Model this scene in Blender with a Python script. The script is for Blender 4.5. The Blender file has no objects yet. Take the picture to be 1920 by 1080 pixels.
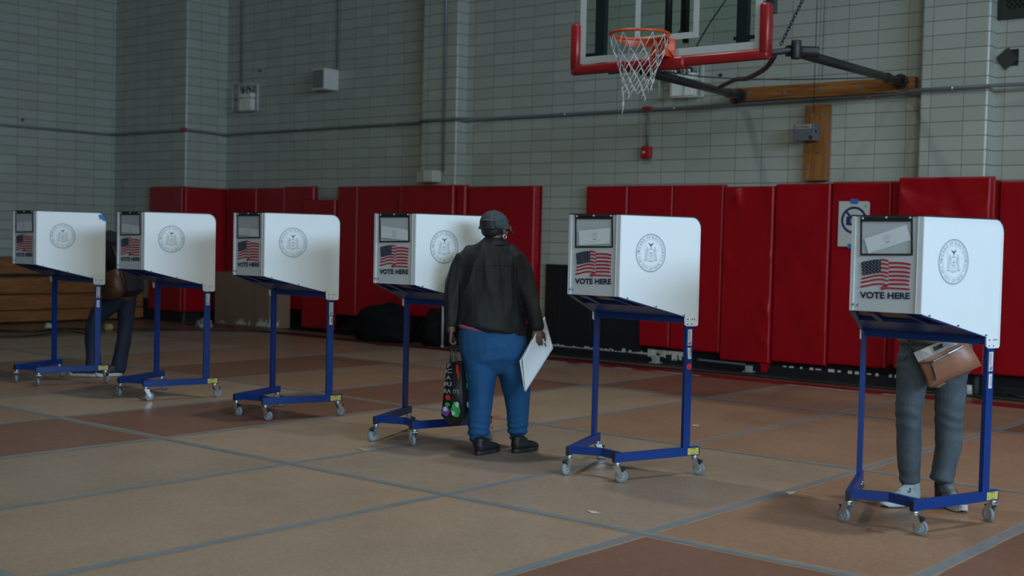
import bpy, bmesh, math, random
from mathutils import Vector, Matrix, noise
C = bpy.context.scene.collection
S = bpy.context.scene
R = random.Random(7)
PI = math.pi

# ------------------------------------------------------------------ camera, world, lights, exposure
F_PX = 2362.4
PITCH, ROLL, YAW = math.radians(2.1713), math.radians(1.3292), math.radians(-39.6251)
CAM = Vector((0, 0, 1.4))
FWD = Vector((math.sin(YAW)*math.cos(PITCH), math.cos(YAW)*math.cos(PITCH), -math.sin(PITCH)))
_r = Vector((math.cos(YAW), -math.sin(YAW), 0)); _u = _r.cross(FWD)
RGT = _r*math.cos(ROLL) + _u*math.sin(ROLL); UPV = -_r*math.sin(ROLL) + _u*math.cos(ROLL)
cd = bpy.data.cameras.new('camera'); cam = bpy.data.objects.new('camera', cd); C.objects.link(cam)
cd.sensor_width = 36; cd.lens = F_PX/1920*36; cd.clip_end = 100
m = Matrix.Identity(4)
for i in range(3):
    m[i][0] = RGT[i]; m[i][1] = UPV[i]; m[i][2] = -FWD[i]; m[i][3] = CAM[i]
cam.matrix_world = m
S.camera = cam
cd.dof.use_dof = True; cd.dof.focus_distance = 7.9; cd.dof.aperture_fstop = 2.0

def ray(px, py): return FWD*F_PX + RGT*(px-960) - UPV*(py-540)
def onY(px, py, Y): d = ray(px, py); return CAM + d*(Y/d.y)
def onX(px, py, X): d = ray(px, py); return CAM + d*(X/d.x)
def onZ(px, py, z=0.): d = ray(px, py); return CAM + d*((z-1.4)/d.z)
def at(px, py, dep): return CAM + ray(px, py)*(dep/F_PX)
def depth(P): return (Vector(P)-CAM).dot(FWD)

S.view_settings.view_transform = 'Standard'; S.view_settings.look = 'None'
S.view_settings.gamma = 1; S.view_settings.use_curve_mapping = False
S.view_settings.exposure = 0.0
w = bpy.data.worlds.new('world'); S.world = w; w.use_nodes = True
bg = w.node_tree.nodes['Background']; bg.inputs[0].default_value = (0.62, 0.80, 1, 1); bg.inputs[1].default_value = 0.022

def area(name, loc, target, sx, sy, power, col, spread=180):
    l = bpy.data.lights.new(name, 'AREA'); l.shape = 'RECTANGLE'; l.size = sx; l.size_y = sy
    l.energy = power; l.color = col; l.spread = math.radians(spread)
    o = bpy.data.objects.new(name, l); C.objects.link(o); o.location = loc
    o.rotation_euler = (Vector(target)-Vector(loc)).to_track_quat('-Z', 'Y').to_euler()
    return o
# daylight through the high windows of the side of the hall (right of the camera), and of the side behind it
area('window_light', (9, 3.0, 5.0), (-6, 6.6, .2), 9, 2.4, 545, (0.56, 0.78, 1.0), 110)
area('window_light', (5, -7, 4.6), (-4.5, 8, .6), 8, 2.2, 215, (0.86, 1.0, 0.92), 110)
# ceiling lamps of the hall
for lx, ly, e in ((-6.9, 6.9, 72), (-1.2, 6.9, 85), (-12.5, 7.2, 8), (-4.5, 1.5, 22)):
    a = area('ceiling_light', (lx, ly, 7.6), (lx, ly, 0), .45, .45, e, (0.95, 1.0, 0.90), 130); a.data.shape = 'DISK'

# ------------------------------------------------------------------ materials
MATS = {}
def mat(name, col, rough=.6, metal=0., var=.12, nscale=8., bump=0., bscale=40., spec=.5, alpha=None, coat=0.):
    if name in MATS: return MATS[name]
    M = bpy.data.materials.new(name); M.use_nodes = True; nt = M.node_tree; p = nt.nodes['Principled BSDF']
    p.inputs['Roughness'].default_value = rough; p.inputs['Metallic'].default_value = metal
    p.inputs['Specular IOR Level'].default_value = spec; p.inputs['Coat Weight'].default_value = coat
    tc = nt.nodes.new('ShaderNodeTexCoord')
    nz = nt.nodes.new('ShaderNodeTexNoise'); nz.inputs['Scale'].default_value = nscale; nz.inputs['Detail'].default_value = 4
    nt.links.new(tc.outputs['Object'], nz.inputs['Vector'])
    mx = nt.nodes.new('ShaderNodeMix'); mx.data_type = 'RGBA'
    mx.inputs[6].default_value = (*[c*(1-var) for c in col], 1); mx.inputs[7].default_value = (*[min(1, c*(1+var)) for c in col], 1)
    nt.links.new(nz.outputs['Fac'], mx.inputs[0]); nt.links.new(mx.outputs[2], p.inputs['Base Color'])
    if bump:
        n2 = nt.nodes.new('ShaderNodeTexNoise'); n2.inputs['Scale'].default_value = bscale; n2.inputs['Detail'].default_value = 5
        nt.links.new(tc.outputs['Object'], n2.inputs['Vector'])
        b = nt.nodes.new('ShaderNodeBump'); b.inputs['Strength'].default_value = bump; b.inputs['Distance'].default_value = .01
        nt.links.new(n2.outputs['Fac'], b.inputs['Height']); nt.links.new(b.outputs['Normal'], p.inputs['Normal'])
    MATS[name] = M; return M

def tile_mat(name, axis, off, zoff):
    """glazed block wall: stack bond, thin dark joints"""
    M = bpy.data.materials.new(name); M.use_nodes = True; nt = M.node_tree; N = nt.nodes; L = nt.links
    p = N['Principled BSDF']; p.inputs['Roughness'].default_value = .28
    tc = N.new('ShaderNodeTexCoord'); sp = N.new('ShaderNodeSeparateXYZ'); L.new(tc.outputs['Object'], sp.inputs[0])
    def mth(op, a, b=None):
        n = N.new('ShaderNodeMath'); n.operation = op
        for k, v in enumerate((a, b)):
            if v is None: continue
            if isinstance(v, (int, float)): n.inputs[k].default_value = v
            else: L.new(v, n.inputs[k])
        return n.outputs[0]
    u = mth('DIVIDE', mth('SUBTRACT', sp.outputs[axis], off), .32994); v = mth('DIVIDE', mth('SUBTRACT', sp.outputs[2], zoff), .143673)
    fu = mth('FRACT', u); fv = mth('FRACT', v)
    du = mth('MULTIPLY', mth('SUBTRACT', .5, mth('ABSOLUTE', mth('SUBTRACT', fu, .5))), .32994)
    dv = mth('MULTIPLY', mth('SUBTRACT', .5, mth('ABSOLUTE', mth('SUBTRACT', fv, .5))), .143673)
    d = mth('MINIMUM', mth('MULTIPLY', du, 1.25), dv)
    r = N.new('ShaderNodeMapRange'); r.inputs['From Min'].default_value = .0016; r.inputs['From Max'].default_value = .0050
    L.new(d, r.inputs['Value'])
    cv = N.new('ShaderNodeCombineXYZ'); L.new(mth('FLOOR', u), cv.inputs[0]); L.new(mth('FLOOR', v), cv.inputs[1])
    wn = N.new('ShaderNodeTexWhiteNoise'); wn.noise_dimensions = '2D'; L.new(cv.outputs[0], wn.inputs['Vector'])
    nz = N.new('ShaderNodeTexNoise'); nz.inputs['Scale'].default_value = 1.1; nz.inputs['Detail'].default_value = 5; L.new(tc.outputs['Object'], nz.inputs['Vector'])
    f = mth('ADD', mth('MULTIPLY', wn.outputs[0], .55), mth('MULTIPLY', nz.outputs['Fac'], .5))
    t = N.new('ShaderNodeMix'); t.data_type = 'RGBA'
    t.inputs[6].default_value = (.325, .345, .305, 1); t.inputs[7].default_value = (.415, .440, .395, 1); L.new(f, t.inputs[0])
    g = N.new('ShaderNodeMix'); g.data_type = 'RGBA'; g.inputs[6].default_value = (.105, .080, .062, 1)
    L.new(t.outputs[2], g.inputs[7]); L.new(r.outputs[0], g.inputs[0]); L.new(g.outputs[2], p.inputs['Base Color'])
    b = N.new('ShaderNodeBump'); b.inputs['Strength'].default_value = .5; b.inputs['Distance'].default_value = .004
    n2 = N.new('ShaderNodeTexNoise'); n2.inputs['Scale'].default_value = 3.; L.new(tc.outputs['Object'], n2.inputs['Vector'])
    L.new(mth('ADD', r.outputs[0], mth('MULTIPLY', n2.outputs['Fac'], .8)), b.inputs['Height']); L.new(b.outputs[0], p.inputs['Normal'])
    rr = N.new('ShaderNodeMapRange'); rr.inputs['To Min'].default_value = .7; rr.inputs['To Max'].default_value = .28
    L.new(r.outputs[0], rr.inputs['Value']); L.new(rr.outputs[0], p.inputs['Roughness'])
    return M

def wood_mat(name, c1, c2, axis='X', scale=6., rough=.5, grain=14.):
    M = bpy.data.materials.new(name); M.use_nodes = True; nt = M.node_tree; N = nt.nodes; L = nt.links
    p = N['Principled BSDF']; p.inputs['Roughness'].default_value = rough
    tc = N.new('ShaderNodeTexCoord'); mp = N.new('ShaderNodeMapping')
    s = {'X': (.6, grain, grain), 'Y': (grain, .6, grain), 'Z': (grain, grain, .6)}[axis]; mp.inputs['Scale'].default_value = s
    L.new(tc.outputs['Object'], mp.inputs[0])
    nz = N.new('ShaderNodeTexNoise'); nz.inputs['Scale'].default_value = scale*.3; nz.inputs['Detail'].default_value = 8; nz.inputs['Distortion'].default_value = 1.2
    L.new(mp.outputs[0], nz.inputs['Vector'])
    cr = N.new('ShaderNodeValToRGB'); cr.color_ramp.elements[0].color = (*c1, 1); cr.color_ramp.elements[1].color = (*c2, 1)
    cr.color_ramp.elements[0].position = .35; cr.color_ramp.elements[1].position = .68
    L.new(nz.outputs['Fac'], cr.inputs[0]); L.new(cr.outputs[0], p.inputs['Base Color'])
    return M

def sheet_mat(name, c):
    M = bpy.data.materials.new(name); M.use_nodes = True; nt = M.node_tree; N = nt.nodes; L = nt.links
    p = N['Principled BSDF']; p.inputs['Specular IOR Level'].default_value = .45
    tc = N.new('ShaderNodeTexCoord')
    n1 = N.new('ShaderNodeTexNoise'); n1.inputs['Scale'].default_value = 1.3; n1.inputs['Detail'].default_value = 6
    n2 = N.new('ShaderNodeTexNoise'); n2.inputs['Scale'].default_value = 90; n2.inputs['Detail'].default_value = 3
    n3 = N.new('ShaderNodeTexNoise'); n3.inputs['Scale'].default_value = 5; n3.inputs['Detail'].default_value = 8; n3.inputs['Distortion'].default_value = 2
    for n in (n1, n2, n3): L.new(tc.outputs['Object'], n.inputs['Vector'])
    mx = N.new('ShaderNodeMix'); mx.data_type = 'RGBA'; mx.inputs[6].default_value = (*[k*.78 for k in c], 1); mx.inputs[7].default_value = (*[k*1.2 for k in c], 1)
    L.new(n1.outputs['Fac'], mx.inputs[0])
    m2 = N.new('ShaderNodeMix'); m2.data_type = 'RGBA'; m2.blend_type = 'MULTIPLY'; m2.inputs[0].default_value = .5
    cr = N.new('ShaderNodeValToRGB'); cr.color_ramp.elements[0].position = .3; cr.color_ramp.elements[0].color = (.55, .55, .55, 1); cr.color_ramp.elements[1].position = .6
    L.new(n2.outputs['Fac'], cr.inputs[0]); L.new(mx.outputs[2], m2.inputs[6]); L.new(cr.outputs[0], m2.inputs[7]); L.new(m2.outputs[2], p.inputs['Base Color'])
    rr = N.new('ShaderNodeMapRange'); rr.inputs['To Min'].default_value = .30; rr.inputs['To Max'].default_value = .52
    L.new(n3.outputs['Fac'], rr.inputs['Value']); L.new(rr.outputs[0], p.inputs['Roughness'])
    b = N.new('ShaderNodeBump'); b.inputs['Strength'].default_value = .12; b.inputs['Distance'].default_value = .002
    L.new(n2.outputs['Fac'], b.inputs['Height']); L.new(b.outputs[0], p.inputs['Normal'])
    return M

WHITE = mat('white_board', (.76, .80, .83), .38, var=.02)
ALU = mat('aluminium_panel', (.50, .54, .575), .42, .0, var=.03)
ALU2 = mat('aluminium_edge', (.62, .66, .69), .35, .1, var=.05)
BLUE = mat('blue_paint', (.003, .034, .19), .38, var=.12, nscale=14)
BROWN = mat('brown_hardboard', (.22, .15, .12), .7, var=.15)
BLACK = mat('black_plastic', (.012, .013, .016), .5)
STEEL = mat('zinc_steel', (.62, .64, .66), .3, .9)
RUBBER = mat('grey_rubber', (.20, .23, .26), .55)
HUB = mat('grey_hub', (.30, .34, .38), .4)
NAVY = mat('navy_print', (.010, .014, .04), .5, var=.02)
REDP = mat('red_print', (.42, .012, .03), .5, var=.02)
WHITEP = mat('white_print', (.62, .64, .66), .5, var=.02)
SEAL = mat('seal_print', (.32, .37, .43), .5, var=.02)
SEALD = mat('seal_dark_print', (.03, .04, .06), .5, var=.02)
PAPER = mat('paper', (.74, .78, .82), .6, var=.02)
INK = mat('ink', (.20, .22, .25), .6, var=.02)
YEL = mat('yellow_label', (.55, .50, .10), .5, var=.03)
LABW = mat('white_label', (.62, .64, .64), .5, var=.03)
REDPAD = mat('red_vinyl', (.30, .0015, .007), .34, var=.12, nscale=3., bump=.10, bscale=9., spec=.4)
BLKP = mat('black_paint', (.008, .008, .010), .55, var=.3)
GALV = mat('grey_conduit', (.20, .23, .25), .35, .4, var=.1)
DKPIPE = mat('dark_pipe', (.012, .014, .018), .45)
REDEV = mat('red_device', (.38, .01, .02), .35)
CREAM = mat('cream_enamel', (.52, .54, .50), .4)
SKIN = mat('brown_skin', (.115, .052, .036), .5, var=.15, nscale=30)
SKIN2 = mat('light_skin', (.42, .27, .20), .5, var=.1, nscale=30)
HAIR = mat('black_hair', (.010, .009, .009), .6, bump=.4, bscale=120)
DENIMB = mat('black_denim', (.0065, .008, .011), .7, var=.35, nscale=20, bump=.25, bscale=160)
SWEAT = mat('blue_sweatpants', (.006, .072, .20), .85, var=.12, nscale=12, bump=.2, bscale=120)
PINK = mat('pink_knit', (.62, .14, .30), .8)
GREYJ = mat('grey_jeans', (.062, .082, .100), .8, var=.55, nscale=7, bump=.3, bscale=150)
NAVYJ = mat('dark_jeans', (.010, .020, .045), .8, var=.3, nscale=9, bump=.2, bscale=120)
BLKSH = mat('black_shoe', (.012, .013, .015), .5)
SOLEW = mat('white_sole', (.60, .62, .64), .5)
GRSH = mat('grey_shoe', (.30, .35, .37), .65, var=.2)
TAN = mat('tan_leather', (.27, .115, .060), .38, var=.18, nscale=14, bump=.15, bscale=30)
DKLEA = mat('dark_brown_leather', (.085, .032, .020), .42, var=.3, nscale=12, bump=.2, bscale=30)
CANV = mat('white_canvas', (.42, .42, .42), .7)
BEIGE = mat('beige_knit', (.24, .185, .15), .85)
TAPEB = mat('blue_tape', (.02, .16, .42), .6)
TAPEG = mat('grey_tape', (.20, .225, .245), .34, var=.22, nscale=9)
TAPEE = mat('tape_residue', (.30, .22, .165), .55, var=.2)
CARD = mat('cardboard', (.20, .125, .075), .8, var=.12)
TORN = mat('torn_paper', (.50, .48, .42), .8, var=.25, nscale=20)

# ------------------------------------------------------------------ mesh helpers
def bx(bm, c, s, rot=None, mi=0):
    """box, centre c, size s, optional 3x3/4x4 rotation"""
    vs = []
    for dx in (-.5, .5):
        for dy in (-.5, .5):
            for dz in (-.5, .5):
                v = Vector((dx*s[0], dy*s[1], dz*s[2]))
                if rot is not None: v = rot @ v
                vs.append(bm.verts.new(Vector(c)+v))
    for f in ((0, 1, 3, 2), (4, 6, 7, 5), (0, 4, 5, 1), (2, 3, 7, 6), (0, 2, 6, 4), (1, 5, 7, 3)):
        fc = bm.faces.new([vs[i] for i in f]); fc.material_index = mi
def bar(bm, a, b, w_, h_, side=Vector((0, 0, 1)), mi=0):
    """rectangular bar from a to b; h_ measured along `side`"""
    a = Vector(a); b = Vector(b); t = (b-a).normalized(); s = (side-t*side.dot(t)).normalized(); q = t.cross(s)
    M = Matrix((q, s, t)).transposed()
    bx(bm, (a+b)/2, (w_, h_, (b-a).length), M, mi)
def tube(bm, pts, r, n=10, cap=True, mi=0, closed=False, radii=None, lat=None):
    pts = [Vector(p) for p in pts]; k = len(pts); rings = []; prev = None
    for i, p in enumerate(pts):
        if closed: t = pts[(i+1) % k]-pts[i-1]
        else: t = pts[min(i+1, k-1)]-pts[max(i-1, 0)]
        t.normalize()
        if prev is None:
            a = Vector(lat) if lat is not None else (Vector((0, 0, 1)) if abs(t.z) < .9 else Vector((1, 0, 0)))
        else: a = prev if lat is None else Vector(lat)
        a = (a-t*a.dot(t)).normalized(); prev = a; b = t.cross(a)
        ra = rb = r
        if radii is not None:
            ra, rb = radii[i] if isinstance(radii[i], (tuple, list)) else (radii[i], radii[i])
        rings.append([bm.verts.new(p+a*ra*math.cos(2*PI*j/n)+b*rb*math.sin(2*PI*j/n)) for j in range(n)])
    rng = range(k) if closed else range(k-1)
    for i in rng:
        A = rings[i]; B = rings[(i+1) % k]
        for j in range(n):
            f = bm.faces.new((A[j], A[(j+1) % n], B[(j+1) % n], B[j])); f.material_index = mi; f.smooth = True
    if cap and not closed:
        f = bm.faces.new(list(reversed(rings[0]))); f.material_index = mi
        f = bm.faces.new(rings[-1]); f.material_index = mi
def prism(bm, pts, ext, mi=0):
    """pts: 3D polygon, ext: extrusion vector"""
    ext = Vector(ext); a = [bm.verts.new(Vector(p)) for p in pts]; b = [bm.verts.new(Vector(p)+ext) for p in pts]
    n = len(a)
    for f in (bm.faces.new(a), bm.faces.new(list(reversed(b)))): f.material_index = mi
    for i in range(n):
        f = bm.faces.new((a[i], b[i], b[(i+1) % n], a[(i+1) % n])); f.material_index = mi
def ribbon(bm, pa, pb, mi=0):
    """quad strip between two polylines"""
    A = [bm.verts.new(p) for p in pa]; B = [bm.verts.new(p) for p in pb]
    for i in range(len(A)-1):
        f = bm.faces.new((A[i], A[i+1], B[i+1], B[i])); f.material_index = mi
def disc(bm, c, nrm, r, h=0., n=14, mi=0):
    nrm = Vector(nrm).normalized(); tube(bm, [Vector(c)-nrm*h/2, Vector(c)+nrm*h/2], r, n, True, mi)
def sph(bm, c, r, s=(1, 1, 1), n=12, mi=0, M=None):
    c = Vector(c); rows = []
    for i in range(n+1):
        th = PI*i/n; row = []
        for j in range(2*n if 0 < i < n else 1):
            ph = PI*j/n
            v = Vector((math.sin(th)*math.cos(ph)*s[0], math.sin(th)*math.sin(ph)*s[1], math.cos(th)*s[2]))*r
            if M is not None: v = M @ v
            row.append(bm.verts.new(c+v))
        rows.append(row)
    for i in range(n):
        A, B = rows[i], rows[i+1]
        for j in range(2*n):
            j2 = (j+1) % (2*n)
            vs = [A[0], B[j], B[j2]] if len(A) == 1 else ([A[j], B[0], A[j2]] if len(B) == 1 else [A[j], B[j], B[j2], A[j2]])
            f = bm.faces.new(vs); f.smooth = True; f.material_index = mi
def obj(name, bm, mats, parent=None, bevel=0, loc=None, fix=True, smooth=None):
    if fix: bmesh.ops.recalc_face_normals(bm, faces=bm.faces)
    me = bpy.data.meshes.new(name); bm.to_mesh(me); bm.free()
    for mm in (mats if isinstance(mats, (list, tuple)) else [mats]): me.materials.append(mm)
    o = bpy.data.objects.new(name, me); C.objects.link(o)
    if parent is not None: o.parent = parent
    if loc is not None: o.location = loc
    if smooth:
        for p in me.polygons: p.use_smooth = True
    if bevel:
        b = o.modifiers.new('bevel', 'BEVEL'); b.width = bevel; b.segments = 2; b.limit_method = 'ANGLE'; b.angle_limit = math.radians(40)
    return o
def nb(): return bmesh.new()
def tag(o, label, cat, group=None, kind=None):
    if label: o['label'] = label
    if cat: o['category'] = cat
    if group: o['group'] = group
    if kind: o['kind'] = kind
    return o
def thing(name, label, cat, loc=(0, 0, 0), rz=0., group=None):
    o = bpy.data.objects.new(name, None); C.objects.link(o); o.location = loc; o.rotation_euler = (0, 0, rz); o.empty_display_size = .1
    return tag(o, label, cat, group)
def struct(name, bm, mats, bevel=0):
    o = obj(name, bm, mats, bevel=bevel); o['kind'] = 'structure'; return o
def rebase(o, P):
    """move a thing's origin to P while its mesh / parts stay where they are"""
    P = Vector(P)
    if o.type == 'MESH': o.data.transform(Matrix.Translation(-P))
    for ch in C.objects:
        if ch.parent == o:
            ch.location = ch.location - P
    o.location = P
    return o

# text as geometry
GL = {}
def glyphs(txt, bold=.0):
    k = (txt, bold)
    if k in GL: return GL[k]
    cu = bpy.data.curves.new('t', 'FONT'); cu.body = txt; cu.size = 1; cu.offset = bold; cu.resolution_u = 3
    o = bpy.data.objects.new('t', cu); C.objects.link(o); bpy.context.view_layer.update()
    me = bpy.data.meshes.new_from_object(o.evaluated_get(bpy.context.evaluated_depsgraph_get()))
    vs = [v.co.copy() for v in me.vertices]; fs = [tuple(p.vertices) for p in me.polygons]
    bpy.data.objects.remove(o); bpy.data.curves.remove(cu); bpy.data.meshes.remove(me)
    xs = [v.x for v in vs] or [0]; GL[k] = (vs, fs, min(xs), max(xs)); return GL[k]
def text(bm, txt, fn, w_, h_, bold=.0, mi=0):
    """text fitted in w_ x h_ (cap height), fn(x, y) -> 3D point, centred on x, baseline y=0"""
    vs, fs, x0, x1 = glyphs(txt, bold); H = glyphs('H', bold); hh = max(v.y for v in H[0])
    P = [bm.verts.new(fn((v.x-(x0+x1)/2)/(x1-x0)*w_, v.y/hh*h_)) for v in vs]
    for f in fs:
        try: fc = bm.faces.new([P[i] for i in f]); fc.material_index = mi
        except ValueError: pass
def arc_text(bm, txt, fn, r, a_mid, h_, inward=False, bold=.0, mi=0, gap=.14, wide=1.):
    """letters along a circle; inward=True for text read along the bottom"""
    H = glyphs('H', bold); hh = max(v.y for v in H[0]); sc = h_/hh; adv = []
    for ch in txt:
        if ch == ' ': adv.append(.38)
        else: g = glyphs(ch, bold); adv.append(g[3]-g[2]+gap)
    tot = sum(adv)*sc*wide; x = -tot/2
    for ch, a in zip(txt, adv):
        wd = a*sc*wide; xm = x+wd/2; x += wd
        if ch == ' ': continue
        vs, fs, x0, x1 = glyphs(ch, bold); xc = (x0+x1)/2
        ang = a_mid - xm/r if not inward else a_mid + xm/r
        P = []
        for v in vs:
            lx = (v.x-xc)*sc*wide; ly = v.y*sc
            if not inward:
                rad = Vector((math.cos(ang), math.sin(ang))); tg = Vector((math.sin(ang), -math.cos(ang))); q = rad*(r+ly)+tg*lx
            else:
                rad = Vector((math.cos(ang), math.sin(ang))); tg = Vector((-math.sin(ang), math.cos(ang))); q = rad*(r+h_-ly)+tg*lx
            P.append(bm.verts.new(fn(q.x, q.y)))
        for f in fs:
            try: fc = bm.faces.new([P[i] for i in f]); fc.material_index = mi
            except ValueError: pass
def poly2(bm, pts, fn, mi=0):
    try: f = bm.faces.new([bm.verts.new(fn(*p)) for p in pts]); f.material_index = mi
    except ValueError: pass
def strip2(bm, path, t, fn, mi=0):
    """thin printed line along a 2D path of thickness t (t may be a list)"""
    A = []; B = []; n = len(path)
    for i, (x, y) in enumerate(path):
        a = path[max(i-1, 0)]; b = path[min(i+1, n-1)]; d = Vector((b[0]-a[0], b[1]-a[1])); d = d.normalized() if d.length else Vector((1, 0))
        tt = (t[i] if isinstance(t, list) else t)/2
        A.append(fn(x-d.y*tt, y+d.x*tt)); B.append(fn(x+d.y*tt, y-d.x*tt))
    ribbon(bm, A, B, mi)
def ring2(bm, c, r, t, fn, n=64, mi=0):
    strip2(bm, [(c[0]+r*math.cos(2*PI*i/n), c[1]+r*math.sin(2*PI*i/n)) for i in range(n+1)], t, fn, mi)

# ------------------------------------------------------------------ the hall
TX, TZ = -11.160, 4.3991-.143673*31
WALLM = tile_mat('glazed_block_back', 0, TX, TZ)
WALLS = tile_mat('glazed_block_side', 1, 10.1154, TZ)
def wallseg(bm, a, b, z0, z1, mi): 
    vs = [bm.verts.new((a[0], a[1], z0)), bm.verts.new((b[0], b[1], z0)), bm.verts.new((b[0], b[1], z1)), bm.verts.new((a[0], a[1], z1))]
    f = bm.faces.new(vs); f.material_index = mi; return f
def wall_path(pts, rad):
    """round the corners flagged in rad"""
    out = []
    for i, p in enumerate(pts):
        r = rad.get(i, 0)
        if not r: out.append(p); continue
        p = Vector(p); a = (Vector(pts[i-1])-p).normalized(); b = (Vector(pts[i+1])-p).normalized(); c = p+(a+b)*r
        for k in range(7):
            t = k/6; q0 = p+a*r; q1 = p+b*r; v = (q0-c)*math.cos(t*PI/2)+(q1-c)*math.sin(t*PI/2); q = c+v; out.append((q.x, q.y))
    return out
HZ = 7.8
YW, YP = 12.6, 12.405
path = wall_path([(-18.34, 11.82), (-16.42, 11.82), (-16.42, YW), (-11.945, YW), (-11.945, YP), (-11.29, YP), (-11.29, YW), (-5.01, YW), (-5.01, YP), (-4.318, YP), (-4.318, YW), (3.5, YW)],
                 {1: .035, 4: .035, 5: .035, 8: .035, 9: .035})
bm = nb()
fr = []
for a, b in zip(path[:-1], path[1:]):
    side = abs(b[1]-a[1]) > abs(b[0]-a[0])
    f = wallseg(bm, a, b, 0, HZ, 1 if side else 0)
bmesh.ops.remove_doubles(bm, verts=bm.verts, dist=1e-5)
# close the back so that the wall has thickness
back = [(-18.34, 13.0), (3.5, 13.0)]
wallseg(bm, back[1], back[0], 0, HZ, 0); wallseg(bm, (3.5, YW), back[1], 0, HZ, 0); wallseg(bm, back[0], (-18.34, 11.82), 0, HZ, 0)
top = [bm.verts.new((x, y, HZ)) for x, y in path+[(3.5, 13.0), (-18.34, 13.0)]]
bm.faces.new(top)
bmesh.ops.remove_doubles(bm, verts=bm.verts, dist=1e-5)
wb = struct('wall_back', bm, [WALLM, WALLS])
for p in wb.data.polygons: p.use_smooth = False
bm = nb(); bx(bm, (-18.49, 4.5, HZ/2), (.3, 17.0, HZ))
struct('wall_left', bm, WALLS)

FLOORW = wood_mat('gym_floor_wood', (.16, .095, .048), (.24, .15, .08), 'X', 8, .35, 10)
bm = nb(); bx(bm, (-7.5, 5.2, -.05), (22.0, 15.6, .1)); struct('floor', bm, FLOORW)
# black strip along the foot of the wall, base moulding with worn white paint
bm = nb(); bx(bm, (-6.45, 12.42, .003), (19.9, .40, .006)); struct('trim_1', bm, BLKP)
bm = nb(); bx(bm, (-6.45, 12.55, .045), (19.9, .10, .09))
for a, b in zip(path[:-1], path[1:]):
    d = Vector((b[0]-a[0], b[1]-a[1], 0))
    if d.length < 1e-4 or a[0] < -17: continue
    d.normalize(); n = Vector((d.y, -d.x, 0))*.012; hb = .34
    A = Vector((a[0], a[1], 0)); B = Vector((b[0], b[1], 0)); fc = bm.faces.new([bm.verts.new(p) for p in (A+n, B+n, B+n+Vector((0, 0, hb)), A+n+Vector((0, 0, hb)))])
    bm.faces.new([bm.verts.new(p) for p in (A+n+Vector((0, 0, hb)), B+n+Vector((0, 0, hb)), B+Vector((0, 0, hb)), A+Vector((0, 0, hb)))])
bx(bm, (-17.4, 11.80, .17), (1.95, .03, .34))
struct('baseboard_back', bm, BLKP)
# painted red border line on the wooden floor
bm = nb(); bx(bm, (-6.2, 11.72, .0015), (20.0, .30, .003)); struct('trim_2', bm, mat('red_floor_paint', (.22, .012, .018), .35))
# taped hardboard sheets that cover the court
xs = [-15.03, -13.73, -12.43, -11.12, -9.82, -8.52, -7.22, -5.905, -4.613, -3.325, -2.03, -.735, .56, 1.86]
ys = [-1.0, .15, 2.59, 5.04, 7.49, 9.93, 11.50]
SH = [sheet_mat('hardboard_tan', (.385, .272, .190)), sheet_mat('hardboard_brown', (.330, .195, .125)), sheet_mat('hardboard_red_brown', (.225, .108, .070)), sheet_mat('hardboard_grey_tan', (.340, .252, .190))]
pick = {(9, 2): 2, (10, 2): 2, (9, 3): 1, (10, 3): 2, (8, 2): 0, (7, 2): 0, (6, 2): 3, (5, 2): 2, (4, 2): 1, (5, 3): 2, (4, 3): 0, (3, 3): 1, (6, 3): 0, (7, 3): 3, (8, 3): 3,
        (9, 4): 1, (8, 4): 1, (10, 4): 2, (7, 4): 1, (6, 4): 0, (5, 4): 2, (4, 4): 1, (3, 4): 2, (2, 4): 1, (8, 5): 1, (9, 5): 2, (7, 5): 1, (6, 5): 2, (5, 5): 1, (4, 5): 3}
bm = nb()
for i in range(len(xs)-1):
    for j in range(len(ys)-1):
        bx(bm, ((xs[i]+xs[i+1])/2, (ys[j]+ys[j+1])/2, .003), (xs[i+1]-xs[i]-.003, ys[j+1]-ys[j]-.003, .006), None, pick.get((i, j), R.choice((0, 1, 1, 2, 3))))
cover = struct('floor_covering', bm, SH)
bm = nb(); be = nb()
def tape(a, b, w_=.052, up=0.):
    a = Vector(a); b = Vector(b); n = max(2, int((b-a).length/.25)); d = (b-a).normalized(); s = Vector((-d.y, d.x, 0)); A = []; B = []
    A2 = []; B2 = []
    for k in range(n+1):
        p = a+(b-a)*k/n; o = (R.random()-.5)*.008; e = w_/2*(1+(R.random()-.5)*.14)
        A.append(p+s*(e+o)+Vector((0, 0, .0077+up))); B.append(p-s*(e-o)+Vector((0, 0, .0077+up)))
        e2 = w_*.5+.014+R.random()*.012
        A2.append(p+s*(e2-.004)+Vector((0, 0, .0066+up*.3))); B2.append(p-s*e2+Vector((0, 0, .0066+up*.3)))
    ribbon(bm, A, B); ribbon(be, A2, B2)
for x in xs[:-1]: tape((x, -.9, 0), (x, 11.5, 0))
for y in ys[1:-1]: tape((-15.03, y, 0), (1.8, y, 0), .052, .0010)
obj('tape', bm, TAPEG, cover); obj('tape_residue', be, TAPEE, cover)

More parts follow.
